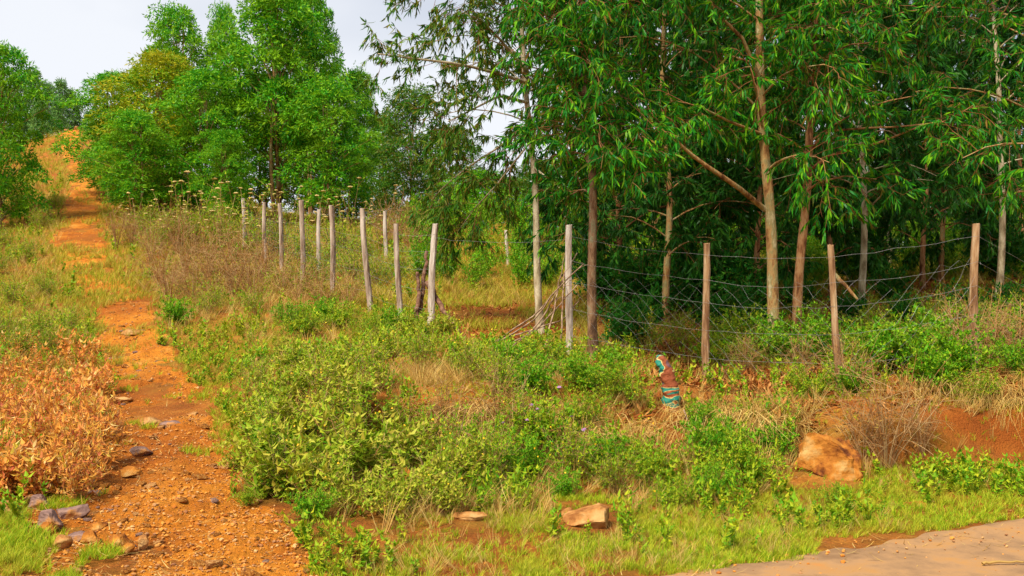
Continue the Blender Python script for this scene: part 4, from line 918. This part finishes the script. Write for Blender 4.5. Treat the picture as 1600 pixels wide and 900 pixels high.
# yellow-green hill and field grass
x, y = sample(85000, 12, 76, .35); u = uv(x, y)
inside = (u > 930) * (y < 22); clear = bl(680, 900, u, 25) * (y > 13) * (y < 20)
pth = path_w(x, y) * (((y > 19.5) * (y < 27) * (vnoise(x, y, .8, 57) > -.25)) + .5 * (y > 30) * (vnoise(x, y, 1.6, 57) + .5 * vnoise(x, y, .5, 66) > .4) + .6 * (y > 12) * (y < 19.5) * (vnoise(x, y, .6, 67) > .45))
pr = (1 - .9 * inside) * (1 - .93 * clear * (vnoise(x, y, 1.1, 56) < .35)) * off(x, y) + pth
x, y, P = keep(x, y, np.clip(pr, 0, 1) * (.6 + .4 * (vnoise(x, y, 1.3, 58) > -.3)))
stuff('hill_grass', 'yellow-green grass on the hillside and in the field', 'grass', [(TG_ + TD_[:1], P, scl(y, 1.0, .03) * (1 - .4 * bl(200, 560, uv(x, y), 30) * (y < 18)), .25)], M['grass_hill'])
# dry grass
x, y = sample(70000, 5.6, 45, .5); u = uv(x, y)
pr = .32 * (u > 380) * np.where(road_d(x, y) < 1.8, .45, 1) + .75 * bl(660, 1240, u, 40) * bl(8.5, 10.3, y, .3) + .6 * bl(1480, 1800, u, 40) * bl(9, 10.6, y, .3) + .8 * bl(200, 560, u, 30) * bl(16, 30, y, 1) + .5 * (u < 110) * (y > 11) + .5 * bl(560, 680, u, 20) * (y > 22)
x, y, P = keep(x, y, np.clip(pr, 0, 1) * (1 - .75 * (u > 980) * (y > 9.9)) * off(x, y, .2) * sstep(-.6, .3, vnoise(x, y, .6, 61)) * (1 - .9 * bl(680, 900, u, 25) * (y > 12.8) * (y < 20)))
stuff('dry_grass', 'pale straw-coloured dry grass between the weeds', 'dry grass', [(TD_, P, scl(y, .9) * np.where(road_d(x, y) < 1.6, .55, 1), .5)], M['straw'])
# small leafy weeds
x, y = sample(42000, 5.6, 44, .5); u = uv(x, y); d = road_d(x, y)
bank_bare = bl(1240, 1800, u, 20) * bl(8.75, 9.7, y, .15)
pr = .12 + .4 * bl(380, 960, u, 40) * bl(7, 13.5, y, .4) + .3 * (u > 1000) * bl(7.6, 9.6, y, .3) - .35 * bank_bare + .1 * (u > 930) * (y > 11) + .3 * bl(210, 640, u, 30) * (y > 11) + .45 * (u > 620) * (y > 22) + .25 * (u < 150) * (y > 11.5)
clear = bl(680, 900, u, 25) * (y > 13) * (y < 20)
x, y, P = keep(x, y, np.clip(pr, .03, 1) * off(x, y, .35) * (1 - .93 * clear) * sstep(-.35, .35, vnoise(x, y, .8, 62) + .4 * vnoise(x, y, .25, 64)))
stuff('low_weeds', 'small leafy green weeds covering the slope', 'weeds', [(TW_, P, scl(y, 1.0, .045), .2)], [M['weed'], M['stem_green']])
# peach weeds around the withered plants
x, y = sample(6500, 6.9, 15, .8, -120, 200); u = uv(x, y)
x, y, P = keep(x, y, (u < 175) * (y > 7.1) * (y < 15) * off(x, y) * .5 * (1 - .5 * sstep(12, 15, y)))
stuff('withered_weeds', 'low withered peach-coloured weeds left of the path', 'weeds', [(TW_, P, scl(y, 1.25, .02), .2)], [M['peach'], M['twig']])
# leaf litter
x, y = sample(95000, 8.6, 24, .6, 560, 1720); u = uv(x, y)
pr = (u > 900) * (.35 + .65 * (y > 10.2)) + .35 * bl(600, 900, u, 20) * (y > 11)
x, y, P = keep(x, y, np.clip(pr, 0, 1) * sstep(-.7, .2, vnoise(x, y, .5, 63)) * (road_d(x, y) > 1.8)); n = len(P); P[:, 2] += rng.uniform(.012, .05, n)
mb = MB(); A = randu(n) * np.array([1, 1, .3]); inst(mb, *LANCE, P, A, unit(np.cross(unit(A), [0, 0, 1.]) + randu(n) * .35), rng.uniform(.06, .14, n), rng.uniform(.018, .035, n))
tag(obj('leaf_litter', mb.mesh('leaf_litter', M['litter'])), 'brown fallen leaves on the soil under the trees', 'fallen leaves', kind='stuff')
# gravel and straw bits on the path and the road edge
x, y = sample(30000, 4.8, 40, .6, -60, 700); k = path_w(x, y) + .25 * rng.uniform(0, 1, len(x)) > .27; x, y = x[k], y[k]
x2, y2 = sample(2500, 5.0, 8.5, 1, 500, 1720); d2 = road_d(x2, y2); k = rng.uniform(0, 1, len(x2)) < np.exp(-np.abs(d2) * 3.2) * .7 + .03; x = np.concatenate([x, x2[k]]); y = np.concatenate([y, y2[k]])
ico = rock_mesh('pebble', 1, .85, .6, M['rock_orange'], 5, 5, .15, 1)
iv = np.array([v.co for v in ico.vertices]); it = np.array([p.vertices for p in ico.polygons])
P = np.stack([x, y, np.where(path_w(x, y) > .3, path_z(x, y), H(x, y)) + .004 + np.where(road_d(x, y) < .2, .014, 0)], -1); mb = MB(); sc_ = rng.choice([.004, .007, .011, .017], len(x), p=[.4, .35, .18, .07]) * (1 + .05 * y)
inst_t(mb, (iv, [(it, 0)]), P, rng.uniform(0, 6.28, len(x)), sc_, .2)
M['gravel'] = foliage('gravel', [(.3,.09,.015),(.5,.18,.025),(.58,.26,.05),(.26,.11,.05),(.58,.34,.13)], 0, .85)
tag(obj('gravel', mb.mesh('gravel', M['gravel'])), 'loose gravel on the path and along the road edge', 'gravel', kind='stuff')
x, y = sample(5000, 4.9, 11, .8, -60, 1720); pr = .35 * (path_w(x, y) > .3) + 1.0 * np.exp(-np.abs(road_d(x, y) - .05) * 5) + .1 * (road_d(x, y) > .3)
x, y, P = keep(x, y, np.clip(pr, 0, 1)); P[:, 2] += .02; n = len(P); mb = MB(); A = randu(n) * np.array([1, 1, .12])
inst(mb, *LANCE, P, A, np.cross(unit(A), [0, 0, 1.]) + .01, rng.uniform(.03, .16, n), .006)
tag(obj('straw_litter', mb.mesh('straw_litter', M['straw'])), 'scattered bits of straw along the road edge and path', 'straw', kind='stuff')
# small white and yellow blossoms
x, y = sample(900, 7, 14, .8, 330, 1000); x, y, P = keep(x, y, off(x, y, .8) * .45); n = len(P); P[:, 2] += rng.uniform(.1, .5, n) * (y > 7.2)
mb = MB(); inst(mb, *OVATE, P, randu(n), randu(n), rng.uniform(.012, .024, n), .018, 0)
tag(obj('blossoms', mb.mesh('blossoms', M['yellow'])), 'tiny yellow blossoms dotted over the weeds', 'blossoms', kind='stuff')
print('faces', sum(len(o.data.polygons) for o in S.objects if o.type == 'MESH'))
